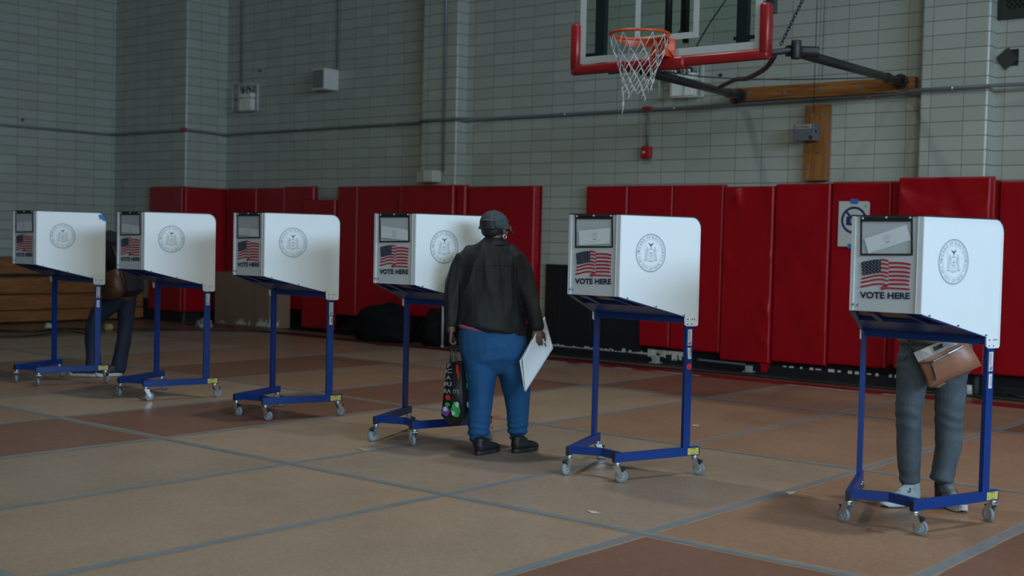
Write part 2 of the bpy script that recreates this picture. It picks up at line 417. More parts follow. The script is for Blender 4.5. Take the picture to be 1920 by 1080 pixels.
# ------------------------------------------------------------------ voting booths
WF, ZT, ZB, YR, WR, ZRB = .369, 1.555, 1.082, .5737, .7425, .903
BF, Y0, BR, Y1, ZF0, ZF1 = .356, .0057, .7646, .618, .118, .170
SD = Vector(((WR-WF)/2, YR, 0)); SL = SD.length; SD.normalize()          # direction of the right side panel
FD = Vector(((BR-BF)/2, Y1-Y0, 0)).normalized()                          # direction of the right foot
def mirror(v): return Vector((-v.x, v.y, v.z))
def front_uv(u, v, off=.0065):   # u 0..1 across the front panel, v 0..1 from top
    return Vector((-WF/2+u*WF, -off, ZT-v*(ZT-ZB)))
def cropuv(cx, cy):              # homography-ish from the measured front panel
    v = (cy-50)/1048.; xl = 48-28*v; xr = 868-40*v
    u = (cx-xl)/(xr-xl); v = (cy-50)/(1048+51*u); return u, v
def cf(cx, cy, off=.0065): u, v = cropuv(cx, cy); return front_uv(u, v, off)
def side_pt(s, z, off=0.):       # right side panel, outer face
    n = Vector((SD.y, -SD.x, 0)); return Vector((WF/2, 0, 0))+SD*s+Vector((0, 0, z))+n*off
def side_outline():
    pts = [(0, ZB), (0, ZT)]
    for k in range(9):
        a = PI/2-k*PI/16; pts.append((SL-.068+.068*math.cos(a), ZT-.068+.068*math.sin(a)))
    for k in range(5):
        a = -k*PI/8; pts.append((SL-.014+.014*math.cos(a), ZRB+.014+.014*math.sin(a)))
    pts += [(.515, ZRB), (.500, ZRB+.01), (.497, .962)]
    return pts
def build_seal(fn_off):
    bm = nb()
    def fn(x, y, o=0.): return side_pt(.222+x, 1.338+y, .0012+fn_off+o)
    n = 64; poly2(bm, [(.112*math.cos(2*PI*i/n), .112*math.sin(2*PI*i/n)) for i in range(n)], lambda x, y: fn(x, y, -.0006), 2)
    ring2(bm, (0, 0), .1095, .0060, fn); ring2(bm, (0, 0), .1040, .0010, fn); ring2(bm, (0, 0), .0785, .0014, fn)
    arc_text(bm, 'BOARD OF ELECTIONS', fn, .0850, PI/2, .0150, False, .03, 0, .15, .98)
    arc_text(bm, 'IN THE CITY OF NEW YORK', fn, .0850, -PI/2, .0150, True, .022, 0, .13, .90)
    for a in (PI*.985, PI*.015): ring2(bm, (.0925*math.cos(a), .0925*math.sin(a)), .0015, .0022, fn, 8)
    # shield
    sh = [(-.019, .022), (-.010, .019), (0, .023), (.010, .019), (.019, .022), (.021, .008), (.018, -.010), (.010, -.022), (0, -.029), (-.010, -.022), (-.018, -.010), (-.021, .008), (-.019, .022)]
    strip2(bm, sh, .0016, fn); strip2(bm, [(-.019, -.006), (-.006, -.003), (.005, -.007), (.018, -.005)], .0012, fn)
    strip2(bm, [(-.014, -.014), (0, -.012), (.014, -.014)], .0012, fn); poly2(bm, [(-.010, -.004), (-.003, .008), (.002, .001), (.006, .006), (.011, -.004)], fn)
    for k in range(7): strip2(bm, [(-.016+k*.0012, -.016-k*.0012), (.016-k*.0012, -.016-k*.0012)], .0005, fn)
    # globe and eagle on the crest
    ring2(bm, (0, .030), .0060, .0016, fn, 16); strip2(bm, [(-.014, .0235), (.014, .0235)], .0024, fn)
    poly2(bm, [(-.0215, .060), (-.013, .056), (-.004, .050), (0, .0525), (.004, .050), (.011, .057), (.0190, .061), (.014, .050), (.007, .0455), (.003, .0415), (.006, .037), (-.005, .037), (-.003, .0425), (-.009, .046), (-.016, .052)], fn, 1)
    # two standing figures
    for s in (-1, 1):
        poly2(bm, [(s*.030, .037), (s*.034, .031), (s*.030, .026), (s*.026, .031)], fn)
        strip2(bm, [(s*.030, .026), (s*.031, .010), (s*.033, -.010), (s*.036, -.030)], [.006, .010, .011, .015], lambda x, y: fn(x, y, -.0001), 3)
        strip2(bm, [(s*.026, .026), (s*.0245, .008), (s*.026, -.012), (s*.0275, -.030)], .0013, fn); strip2(bm, [(s*.034, .026), (s*.038, .006), (s*.041, -.012), (s*.045, -.030)], .0013, fn)
        strip2(bm, [(s*.031, .022), (s*.0245, .016), (s*.021, .012)], .0022, fn); strip2(bm, [(s*.033, .020), (s*.040, .016), (s*.045, .020)], .0016, fn)
        strip2(bm, [(s*.031, .018), (s*.033, -.004), (s*.031, -.026)], .0009, fn)
    strip2(bm, [(-.046, .040), (-.045, -.028)], .0011, fn); poly2(bm, [(-.048, .040), (-.046, .045), (-.044, .040), (-.046, .035)], fn)
    strip2(bm, [(.043, .022), (.052, .018), (.054, .006)], .0012, fn)
    strip2(bm, [(-.055, -.034), (-.042, -.031), (-.028, -.034), (-.014, -.030), (0, -.036), (.014, -.030), (.028, -.034), (.042, -.031), (.055, -.034)], .0016, fn)
    strip2(bm, [(-.030, -.040), (-.016, -.046), (0, -.048), (.016, -.046), (.030, -.040)], .0085, fn, 3)
    strip2(bm, [(-.030, -.0355), (-.016, -.0415), (0, -.0435), (.016, -.0415), (.030, -.0355)], .0010, fn); strip2(bm, [(-.030, -.0445), (-.016, -.0505), (0, -.0525), (.016, -.0505), (.030, -.0445)], .0010, fn)
    text(bm, 'EXCELSIOR', lambda x, y: fn(x, y-.0500+.9*x*x*5, .0003), .038, .0040, .02)
    for s in (-1, 1): poly2(bm, [(s*.030, -.040), (s*.044, -.037), (s*.050, -.045), (s*.036, -.046)], fn)
    return bm
def curve2(pts, n=10):
    """Catmull-Rom through 2D points"""
    out = []; P = [pts[0]]+list(pts)+[pts[-1]]
    for i in range(1, len(P)-2):
        for k in range(n):
            t = k/n; a, b, c, d = P[i-1], P[i], P[i+1], P[i+2]
            out.append(tuple(.5*((2*b[j])+(-a[j]+c[j])*t+(2*a[j]-5*b[j]+4*c[j]-d[j])*t*t+(-a[j]+3*b[j]-3*c[j]+d[j])*t**3) for j in (0, 1)))
    out.append(pts[-1]); return out
def build_flag():
    red = nb(); nav = nb()
    f = lambda x, y: cf(x, y, .0068); g = lambda x, y: cf(x, y, .0072); h = lambda x, y: cf(x, y, .0077)
    def stripe(pts, t):
        t *= 1.12
        c = curve2(pts); ribbon(red, [f(x, y-t/2) for x, y in c], [f(x, y+t/2) for x, y in c])
    for k, y in enumerate((574, 620, 670, 716, 762, 808)):
        stripe([(470, y), (540, y-3+k*.4), (640, y+2), (718-k*4, y+17-k*1.2)], 19)
    stripe([(398, 868), (450, 852), (520, 855), (620, 860), (706, 868)], 17)
    for k, y in enumerate((537, 580, 626, 673)):
        stripe([(378, y), (410, y-1), (445, y+6), (472, y+18)], 17)
    for k, y in enumerate((746, 788, 836)):
        stripe([(163-k*7, y), (230, y-12), (300, y-29+k), (380, y-36+k*3), (430, y-28+k*3), (464, y-16+k*3)], 17)
    c = curve2([(464, 808), (440, 832), (402, 840), (392, 858), (412, 868)]); strip2(red, c, 17, lambda x, y: cf(x, y, .0070))
    # canton
    L = [(158, 562), (172, 712)]; Rr = [(385, 532), (382, 680)]
    tp = curve2([(158, 562), (230, 548), (310, 534), (385, 532)]); bt = curve2([(172, 712), (235, 702), (310, 688), (382, 680)])
    ribbon(nav, [g(*p) for p in tp], [g(*p) for p in bt])
    st = nb()
    for r_ in range(9):
        for c_ in range(6 if r_ % 2 == 0 else 5):
            u = (c_+.5+(.5 if r_ % 2 else 0))/6; v = (r_+.5)/9
            a = tp[int(u*(len(tp)-1))]; b = bt[int(u*(len(bt)-1))]; cx = a[0]+(b[0]-a[0])*v; cy = a[1]+(b[1]-a[1])*v
            P = []
            for k in range(10):
                rr = 6.6 if k % 2 == 0 else 3.0; an = -PI/2+k*PI/5; P.append((cx+rr*math.cos(an), cy+rr*math.sin(an)))
            poly2(st, P, h)
    tx = nb()
    text(tx, 'VOTE HERE', lambda x, y: cf(426+x, 968-y+.018*x*1.3, .0068), 566, 70, .034)
    return red, nav, st, tx

def foot_pt(y, inset=0., right=True):
    x = BF/2+(BR-BF)/2*(y-Y0)/(Y1-Y0); n = Vector((-FD.y, FD.x, 0)); p = Vector((x, y, 0))+n*inset
    return p if right else mirror(p)

def make_castor(parent, loc, ang):
    """ang: direction (radians, booth frame) in which the wheel trails"""
    bm = nb(); d = Vector((math.cos(ang), math.sin(ang), 0)); q = Vector((-d.y, d.x, 0)); wc = d*.030+Vector((0, 0, .038))
    disc(bm, (0, 0, .112), (0, 0, 1), .021, .012); disc(bm, (0, 0, .103), (0, 0, 1), .016, .010)
    for s in (-1, 1):
        o_ = q*s*.0175
        prism(bm, [Vector((0, 0, .098))-d*.018+o_, Vector((0, 0, .098))+d*.022+o_, wc+d*.012+Vector((0, 0, .012))+o_, wc+d*.006-Vector((0, 0, .010))+o_, wc-d*.012+o_], q*s*.003)
    bar(bm, Vector((0, 0, .0965))-d*.018, Vector((0, 0, .0965))+d*.022, .038, .005)
    disc(bm, wc, q, .006, .044)
    ca = obj('castor', bm, STEEL, parent, loc=loc)
    bm = nb(); n = 28
    for (r0, hw, mi) in ((.038, .011, 0), (.027, .0125, 1)):
        tube(bm, [wc-q*hw, wc-q*hw*.55, wc+q*hw*.55, wc+q*hw], r0, n, True, mi, radii=[r0-.004, r0, r0, r0-.004])
    obj('wheel', bm, [RUBBER, HUB], ca)
    bm = nb(); bar(bm, Vector((0, 0, .094))+d*.020, Vector((0, 0, .082))+d*.052, .022, .008); bar(bm, Vector((0, 0, .088))+d*.034, Vector((0, 0, .066))+d*.040, .024, .014)
    obj('brake', bm, BLACK, ca, .002)
    return ca

def make_booth():
    t = thing('voting_booth', None, None)
    # --- frame
    bm = nb()
    for sgn in (1, -1):
        A = foot_pt(Y0+.004, .0138); B = foot_pt(Y1-.004, .0138)
        if sgn < 0: A, B = mirror(A), mirror(B)
        A.z = B.z = (ZF0+ZF1)/2
        bmf = nb(); bar(bmf, A, B, .0277, ZF1-ZF0); ft = obj('foot', bmf, BLUE, t, .002)
        d = (B-A).normalized()
        for P, e in ((A, -1), (B, 1)):
            bmc = nb(); bar(bmc, P+d*e*.0003, P+d*e*.005, .026, .050); obj('end_cap', bmc, BLACK, ft, .002)
        P = foot_pt(.4948+.0235, .0138); P = mirror(P) if sgn < 0 else P
        dd = FD if sgn > 0 else mirror(FD)
        bmp = nb(); bar(bmp, P+Vector((0, 0, ZF1)), P+Vector((0, 0, .957)), .0277, .0511, dd)
        po = obj('post', bmp, BLUE, t, .002)
        if sgn > 0:
            n = Vector((FD.y, -FD.x, 0)); Q = foot_pt(.4948+.0235, -.0007)
            b1 = nb(); fn = lambda a, z, o=0.: Q+FD*a+Vector((0, 0, z))+n*o
            poly2(b1, [(-.016, .786), (.016, .786), (.016, .884), (-.016, .884)], fn, 0)
            for k in range(9): strip2(b1, [(-.011+k*.0018, .815), (-.011+k*.0018, .878)], .0006, lambda a, z: fn(a, z, .0004), 1)
            poly2(b1, [(-.008, .791), (0, .791), (0, .807), (-.008, .807)], lambda a, z: fn(a, z, .0005), 2)
            for k in range(4): strip2(b1, [(.0035+k*.0025, .791), (.0035+k*.0025, .812)], .0013, lambda a, z: fn(a, z, .0005), 3)
            obj('label_strip', b1, [LABW, INK, NAVY, REDP], po, fix=False)['label'] = 'white paper label near top of blue post'
            b2 = nb(); Qe = foot_pt(Y1-.004, -.0007); fy = lambda a, z, o=0.: Qe-FD*a+Vector((0, 0, z))+n*o
            poly2(b2, [(.006, .124), (.092, .124), (.092, .164), (.006, .164)], fy, 0)
            for k in range(3): strip2(b2, [(.032, .133+k*.009), (.066, .133+k*.009)], .0012, lambda a, z: fy(a, z, .0004), 1)
            strip2(b2, [(.030, .160), (.068, .160)], .0030, lambda a, z: fy(a, z, .0004), 1); strip2(b2, [(.030, .1275), (.068, .1275)], .0024, lambda a, z: fy(a, z, .0004), 1)
            for sx in (.018, .080): strip2(b2, [(sx-.006, .134), (sx, .146), (sx+.006, .134)], .0014, lambda a, z: fy(a, z, .0004), 1)
            obj('warning_label', b2, [YEL, BLACK], ft, fix=False)['label'] = 'yellow warning label on end of blue foot'
    bm = nb(); zc = (ZF0+ZF1)/2
    bar(bm, (-.186, .078, zc), (.0, .138, zc), .025, .048); bar(bm, (-.0, .138, zc), (.186, .078, zc), .025, .048); obj('crossbar', bm, BLUE, t, .002)
    PL = foot_pt(.4948+.0235, .0138)
    bm = nb(); bar(bm, (-PL.x, PL.y-.008, .938), (PL.x, PL.y-.008, .938), .030, .038); obj('top_beam', bm, BLUE, t, .002)
    def sh(x, y, dz=0.): return Vector((x, y, 1.104+(.978-1.104)*y/.50+dz))   # plane of the sloped shelf
    hw = lambda y: WF/2+(WR-WF)/2*y/YR
    bm = nb(); prism(bm, [sh(-hw(.02)+.012, .02), sh(hw(.02)-.012, .02), sh(hw(.5)-.012, .50), sh(-hw(.5)+.012, .50)], (0, 0, .014)); obj('shelf', bm, BROWN, t)
    bm = nb()
    for s in (-1, 1):
        a = sh(s*(hw(.02)-.014), .02, -.014); b = sh(s*(hw(.49)-.014), .49, -.014); bar(bm, a, b, .026, .026)
        bar(bm, sh(s*.085, .02, -.012), sh(s*.16, .49, -.012), .030, .022)
    bar(bm, sh(-hw(.02)+.01, .018, -.004), sh(hw(.02)-.01, .018, -.004), .018, .020)
    prism(bm, [sh(-hw(.23)+.02, .23, -.004), sh(hw(.23)-.02, .23, -.004), sh(hw(.49)-.02, .49, -.004), sh(-hw(.49)+.02, .49, -.004)], (0, 0, -.02))
    obj('shelf_frame', bm, BLUE, t, .001)
    # --- privacy panels
    bm = nb(); bx(bm, (0, .004, (ZT+ZB)/2), (WF-.004, .008, ZT-ZB)); fp = obj('front_panel', bm, ALU, t)
    for x0, x1, xr in ((-WF/2, -WF/2+.017, -WF/2+.018), (WF/2-.027, WF/2, WF/2-.0275)):
        bm = nb(); bx(bm, ((x0+x1)/2, -.001, (ZT+ZB)/2), (x1-x0, .014, ZT-ZB)); bx(bm, (xr, -.004, (ZT+ZB)/2), (.0030, .012, ZT-ZB)); obj('panel_edge', bm, ALU2, fp, .001)
    bm = nb(); bx(bm, (0, .001, ZT+.002), (WF+.004, .020, .005)); obj('top_trim', bm, BLACK, fp)
    red, nav, st, tx = build_flag()
    fl = obj('flag_print', red, REDP, fp, fix=False); obj('flag_canton', nav, NAVY, fl, fix=False); obj('flag_stars', st, WHITEP, fl, fix=False)
    obj('lettering', tx, NAVY, fp, fix=False)
    # document pouch
    bm = nb(); u0, u1 = 147, 740
    cc = lambda x, y, o=.0100: cf(x, y, o)
    bars = [(147, 741, 58, 108), (147, 741, 468, 487), (147, 165, 58, 487), (722, 741, 58, 487)]
    for a, b, c, d in bars: prism(bm, [cc(a, c), cc(b, c), cc(b, d), cc(a, d)], (0, .003, 0))
    po = obj('document_pouch', bm, BLACK, fp)
    bm = nb(); poly2(bm, [(160, 100), (725, 100), (725, 475), (160, 475)], lambda x, y: cc(x, y, .0105)); obj('clear_window', bm, CLEAR, po, fix=False)
    for x, y in ((178, 75), (448, 64), (716, 66)):
        bm = nb(); P = cc(x, y, .0115); disc(bm, P, (0, 1, 0), .0052, .003); obj('snap', bm, ALU2, po)
    for x, y in ((64, 1034), (118, 1040)):
        bm = nb(); P = cc(x, y, .009); disc(bm, P, (0, 1, 0), .0048, .006); bar(bm, P, P+Vector((.008, -.004, .008)), .004, .004); obj('bolt', bm, STEEL, fp)
    nrm = Vector((SD.y, -SD.x, 0))
    for sgn in (1, -1):
        o2 = side_outline(); P = [side_pt(s, z, 0) for s, z in o2]; ex = -nrm*.008
        if sgn < 0: P = [mirror(p) for p in P]; ex = mirror(ex)
        bm = nb(); prism(bm, P, ex); sp = obj('side_panel', bm, WHITE, t)
        rim = [side_pt(s, z, 0) for s, z in o2[1:11]]; A = []; B = []; A1 = []; B1 = []
        for k, (s, z) in enumerate(o2[1:11]):
            ou = Vector((0, 0, .005)) if k < 2 else (SD*math.sin((k-1)*PI/16)+Vector((0, 0, math.cos((k-1)*PI/16))))*.005
            a = side_pt(s, z, .003)+ou; b = side_pt(s, z, -.011)+ou; c = side_pt(s, z, .003); d = side_pt(s, z, -.011)
            A.append(a); B.append(b); A1.append(c-ou*.2); B1.append(d)
        if sgn < 0: A, B, A1, B1 = [[mirror(v) for v in q] for q in (A, B, A1, B1)]
        bm = nb(); ribbon(bm, A, B); ribbon(bm, A, A1); ribbon(bm, B, B1); ribbon(bm, A1, B1); obj('edge_trim', bm, BLACK, sp)
        bm = nb()
        L_ = [side_pt(SL-.013, ZT-.075, .0009), side_pt(SL-.0105, ZT-.075, .0009), side_pt(SL-.0105, ZRB+.016, .0009), side_pt(SL-.013, ZRB+.016, .0009)]
        if sgn < 0: L_ = [mirror(v) for v in L_]
        bm.faces.new([bm.verts.new(v) for v in L_]); obj('flange_line', bm, ALU2, sp, fix=False)
        if sgn > 0:
            obj('seal_print', build_seal(0), [SEAL, SEALD, WHITE, HUBL], sp, fix=False)['label'] = 'grey printed round seal'
            for s, z in ((.520, .945), (.555, .945), (.572, .946), (.520, .915), (.553, .915)):
                bm = nb(); disc(bm, side_pt(s, z, .0015), nrm, .0036, .003, 8); obj('screw', bm, BLACK, sp)
            for s in (.055, .270, .487):
                zz = ZB-(ZB-.962)*s/.497
                bm = nb(); disc(bm, side_pt(s, zz+.006, .004), nrm, .0035, .010, 8); obj('bolt', bm, BLACK, sp)
    return t
HUBL = mat('seal_tint', (.60, .66, .70), .5, var=.02)
def clear_mat(name, tint, gl=.10, rough=.08):
    M = bpy.data.materials.new(name); M.use_nodes = True; nt = M.node_tree; N = nt.nodes; L = nt.links
    for n in list(N): N.remove(n)
    out = N.new('ShaderNodeOutputMaterial'); tr = N.new('ShaderNodeBsdfTransparent'); tr.inputs[0].default_value = (*tint, 1)
    g = N.new('ShaderNodeBsdfGlossy'); g.inputs['Roughness'].default_value = rough; g.inputs[0].default_value = (1, 1, 1, 1)
    fr_ = N.new('ShaderNodeFresnel'); fr_.inputs[0].default_value = 1.45
    ad = N.new('ShaderNodeMath'); ad.operation = 'MULTIPLY'; ad.inputs[1].default_value = gl*10
    mx = N.new('ShaderNodeMixShader'); L.new(fr_.outputs[0], ad.inputs[0]); L.new(ad.outputs[0], mx.inputs[0]); L.new(tr.outputs[0], mx.inputs[1]); L.new(g.outputs[0], mx.inputs[2]); L.new(mx.outputs[0], out.inputs[0])
    return M
CLEAR = clear_mat('clear_vinyl', (.97, .98, .99), .03, .25)
GLASS = clear_mat('backboard_glass', (.86, .93, .89), .06, .03)

proto = make_booth()
def children(o): return [c for c in C.objects if c.parent == o]
def copy_tree(o, parent=None):
    kids = children(o); c = o.copy(); C.objects.link(c); c.parent = parent
    for k in kids: copy_tree(k, c)
    return c
BO = [(-10.5065, 5.8744, .0498), (-9.0708, 6.0086, .0417), (-7.5844, 6.046, -.0005), (-5.9992, 6.0062, .0613), (-4.3312, 5.979, .012), (-2.5395, 5.9533, .0009)]
LB = ['voting booth at the far left, with blue tape on its side panel corner',
      'second voting booth from the left, just right of the dark figure with a brown bag',
      'voting booth with nobody at it, standing in front of the torn cardboard',
      'voting booth partly hidden by the person in the black cap',
      'voting booth with a round red sticker on its blue post',
      'largest voting booth at the right end of the row, with grey jeans behind it']
booths = [proto]+[copy_tree(proto) for _ in range(5)]
TRAIL = [(2.6, 2.8, -.2, .5), (2.9, 1.2, 1.4, .4), (.0, .2, 1.5, .6), (-1.7, 2.7, 1.6, .3), (-1.6, .35, .2, 1.0), (2.9, .0, 2.6, 2.8)]
for (x, y, th), b, lb, tr in zip(BO, booths, LB, TRAIL):
    b.location = (x, y, 0.006); b.rotation_euler = (0, 0, th); tag(b, lb, 'voting booth', 'voting booths in a row')
    for (yy, rt), a in zip(((.030, False), (.030, True), (.590, True), (.590, False)), tr):
        P = foot_pt(yy, .0138, rt); make_castor(b, (P.x, P.y, 0), a)
def booth_world(i, P): x, y, th = BO[i]; return Matrix.Translation((x, y, .006)) @ Matrix.Rotation(th, 4, 'Z') @ Vector(P)
# small stickers that differ from booth to booth
def post_sticker(i, name, z0, z1, w_, matl, tilt=0., round_=False, lab=None, lines=True):
    n = Vector((FD.y, -FD.x, 0)); Q = foot_pt(.4948+.0235, -.0009); bm = nb(); zc = (z0+z1)/2
    fn = lambda a, z, o=0.: Q+FD*(a+tilt*(z-zc))+Vector((0, 0, z))+n*o
    if round_:
        r = (z1-z0)/2; poly2(bm, [(r*math.cos(k*PI/12), zc+r*math.sin(k*PI/12)) for k in range(24)], fn, 0)
        strip2(bm, [(-.005, zc-.004), (0, zc+.006), (.005, zc-.004)], .002, lambda a, z: fn(a, z, .0004), 1); strip2(bm, [(-.004, zc-.007), (.004, zc-.007)], .002, lambda a, z: fn(a, z, .0004), 1)
    else:
        poly2(bm, [(-w_/2, z0), (w_/2, z0), (w_/2, z1), (-w_/2, z1)], fn, 0)
        for k in range(6): strip2(bm, [(.004, z0+.012+k*(z1-z0-.024)/6), (.004, z0+.018+k*(z1-z0-.024)/6)], .009, lambda a, z: fn(a, z, .0004), 1)
    po = [c for c in children(booths[i]) if c.name.startswith('post')]
    po = [p for p in po if sum(v.co.x for v in p.data.vertices) > 0][0]
    o = obj(name, bm, [matl, INK if not round_ else REDP], po, fix=False)
    if lab: o['label'] = lab
for i, (z0, z1, ti) in {0: (.700, .762, 0.), 2: (.712, .778, 0.), 4: (.706, .774, -.10), 5: (.698, .772, 0.)}.items():
    post_sticker(i, 'barcode_label', z0, z1, .026, LABW, ti, lab='small white barcode label on blue post')
post_sticker(4, 'round_sticker', .640, .678, 0, mat('orange_red_sticker', (.72, .04, .03), .5), 0., True, 'round orange-red sticker on blue post')

# notices in the document pouches (each one lies in its own booth's pouch)
def cuv(u, v, off): return front_uv(u, v, off)
PN = {5: ([(193, 305), (668, 145), (720, 315), (240, 468)], 'white notice slip tilted up to the right in the pouch of the largest booth'),
      4: ([(200, 265), (700, 228), (690, 435), (212, 460)], 'white notice slip lying almost level in the pouch of the booth with the red sticker'),
      3: ([(185, 235), (705, 300), (712, 462), (176, 420)], 'white notice slip sloping down right, in the booth beside the capped person'),
      2: ([(185, 300), (715, 340), (712, 468), (178, 425)], 'white notice slip low in the pouch of the empty booth by the cardboard'),
      1: ([(180, 260), (712, 320), (712, 468), (172, 430)], 'white notice slip in the pouch of the second booth from the left'),
      0: ([(190, 290), (705, 240), (715, 460), (182, 440)], 'white notice slip in the pouch of the booth at the far left')}
for i, (q, lab) in PN.items():
    bm = nb(); P = [cf(x, y, .0078) for x, y in q]
    prism(bm, [booth_world(i, p) for p in P], Matrix.Rotation(BO[i][2], 4, 'Z') @ Vector((0, .0006, 0)), 0)
    A, B, D_ = [Vector(p) for p in (P[0], P[1], P[3])]
    def pf(u, v, o=.0005): 
        v3 = A+(B-A)*u+(D_-A)*v; v3.y -= o; return booth_world(i, v3)
    for k, wv in enumerate((.12, .2, .16, .2, .14)): strip2(bm, [(.5-wv/2, .22+k*.075), (.5+wv/2, .22+k*.075)], .012, pf, 1)
    strip2(bm, [(.45, .66), (.55, .66)], .05, pf, 1); strip2(bm, [(.30, .80), (.68, .80)], .012, pf, 1); strip2(bm, [(.1, .93), (.5, .93)], .01, pf, 1); strip2(bm, [(.84, .93), (.96, .93)], .01, pf, 1)
    o = obj('notice_slip', bm, [PAPER, INK], fix=False); c0 = booth_world(i, (P[0]+P[2])/2)
    rebase(o, c0); tag(o, lab, 'notice', 'notice slips in the booth pouches')
# blue tape on the corner of the left-most booth
bm = nb()
q = [(.535, 1.536), (.585, 1.545), (.601, 1.505), (.600, 1.478), (.575, 1.486), (.560, 1.502), (.548, 1.492)]
prism(bm, [booth_world(0, side_pt(s, z, .0012)) for s, z in q], Matrix.Rotation(BO[0][2], 4, 'Z') @ Vector((.0008, 0, 0)))
o = obj('tape_piece', bm, TAPEB); rebase(o, booth_world(0, side_pt(.57, 1.51, .002))); tag(o, 'torn piece of light blue tape on the corner of the far left booth', 'tape')
# ------------------------------------------------------------------ red wall padding
def pad(name, o, u, n, W, Hh, T, lab, seed=0, wr=.006, notch=None, group='red wall pads along the foot of the wall', folds=(), strip=True):
    """padded panel: o lower corner on the wall, u unit vector along the wall, n outward normal"""
    o = Vector(o); u = Vector(u); n = Vector(n); nx_ = max(8, int(W/.035)); gx_ = [0, .003, .010, .022]+[.03+(W-.06)*i/nx_ for i in range(nx_+1)]+[W-.022, W-.010, W-.003, W]; gz_ = [0, .003, .010, .022]+[.03+(Hh-.06)*i/50 for i in range(51)]+[Hh-.022, Hh-.010, Hh-.003, Hh]; NX = len(gx_)-1; NZ = len(gz_)-1; bm = nb(); g = []
    for j in range(NZ+1):
        row = []
        for i in range(NX+1):
            a, z = gx_[i], gz_[j]
            e = min(a, W-a, z*1.6, (Hh-z)*1.6); puff = T*(1-math.exp(-max(e, 0)/.004)) if e > 0 else T*.3
            q = Vector((a*2.2+seed*9, z*.9, seed*3.7)); d = noise.noise(q*1.3)*wr+noise.noise(q*3.1)*wr*.45
            for (ax, az, bx_, bz, amp, wd) in folds:      # ridges of slack vinyl from a to b
                A_ = Vector((ax*W, az*Hh)); B_ = Vector((bx_*W, bz*Hh)); P_ = Vector((a, z)); t = max(0, min(1, (P_-A_).dot(B_-A_)/(B_-A_).length_squared))
                L_ = (P_-(A_+(B_-A_)*t+Vector((0, -.10*math.sin(PI*t))))).length; d += amp*math.exp(-(L_/wd)**2)*(1-t*.4)
            d *= min(1, e/.05) if e > 0 else 0
            row.append(bm.verts.new(o+u*a+Vector((0, 0, z))+n*(puff+d)))
        g.append(row)
    for j in range(NZ):
        for i in range(NX):
            if notch and gx_[i] < notch[0] and gz_[j] < notch[1]: continue
            f = bm.faces.new((g[j][i], g[j][i+1], g[j+1][i+1], g[j+1][i])); f.smooth = True
    # back and sides
    for f_ in ((0, 0), ):
        vs = [bm.verts.new(o+u*a+Vector((0, 0, z))-n*.002) for a, z in ((0, notch[1] if notch else 0), (W, notch[1] if notch else 0), (W, Hh), (0, Hh))]
        bm.faces.new(vs)
    ob = obj(name, bm, REDPAD, fix=False); rebase(ob, o); tag(ob, lab, 'wall pad', group); return ob
X_ = Vector((1, 0, 0)); NY = Vector((0, -1, 0))
ZTOP = 2.085
YB = 12.56
FLD = [(.25, .97, .98, .28, .045, .035), (.32, .98, .98, .60, .030, .024), (.05, .62, .9, .12, .022, .05), (.15, .95, .4, .5, .014, .035)]
pads = [
 (-9.205, -8.585, 1.13, ZTOP, .07, 'red wall pad just right of the bare tiled stretch, cut short above the black panel', 0, None),
 (-8.58, -7.945, .18, ZTOP, .07, 'red wall pad above and behind the booth with the red sticker, notched lower left', 0, (.215, .95)),
 (-7.94, -7.265, .17, ZTOP, .08, 'red wall pad directly right of the booth with the red sticker', 0, None),
 (-7.26, -6.625, .10, 2.062, .10, 'red wall pad with long diagonal slack folds, torn lower corner', 1, None),
 (-6.62, -5.965, .13, 2.085, .085, 'red wall pad below the upright wooden plank', 2, None),
 (-5.96, -5.295, .155, 2.095, .075, 'red wall pad that carries the no-photo sign', 0, None)]
for k, (x0, x1, z0, z1, T, lab, fm, notch) in enumerate(pads):
    fo = FLD if fm == 1 else ([(.05, .55, .95, .2, .014, .045), (.1, .8, .9, .6, .010, .05)] if fm == 2 else ())
    pad('wall_pad', (x0, YB, z0), X_, NY, x1-x0, z1-z0, T, lab, k, .006, notch, folds=fo)
pad('wall_pad', (-5.285, YB-.03, .2), X_, NY, .13, 1.90, .08, 'narrow red wall pad strip left of the pilaster pad at the right', 9)
# big slack cover over the right pilaster: front and right return in one piece
big = pad('wall_pad', (-5.145, YP-.015, .19), X_, NY, .93, 1.935, .115, 'wide slack red pad wrapped round the right pilaster, with two grommets', 11, .012, folds=[(.0, .97, .9, .93, -.02, .05), (.05, .90, .55, .80, .018, .06), (.5, .80, .98, .86, .014, .05), (.2, .6, .9, .3, .006, .08)])
bm = nb(); prism(bm, [(-4.215, YP-.02, .21), (-4.215, YW-.03, .21), (-4.215, YW-.03, 2.10), (-4.215, YP-.02, 2.10)], (-.05, 0, 0)); 
sd_ = obj('pad_return', bm, REDPAD, big, .01); sd_.location = -big.location
for gx in (-4.90, -4.47):
    bm = nb(); tube(bm, [Vector((gx, YP-.02-.085, 2.105))+Vector((math.cos(a)*.016, 0, math.sin(a)*.016)) for a in [2*PI*i/16 for i in range(16)]], .006, 8, closed=True)
    disc(bm, (gx, YP-.02-.080, 2.105), (0, 1, 0), .013, .01); g_ = obj('grommet', bm, GALV, big); g_.location = -big.location
pad('wall_pad', (-4.205, YB, .19), X_, NY, .66, 1.90, .09, 'red wall pad at the right edge of the view, beyond the pilaster', 12)
pad('wall_pad', (-3.54, YB, .19), X_, NY, .66, 1.90, .09, 'second red wall pad beyond the pilaster, furthest right', 13)
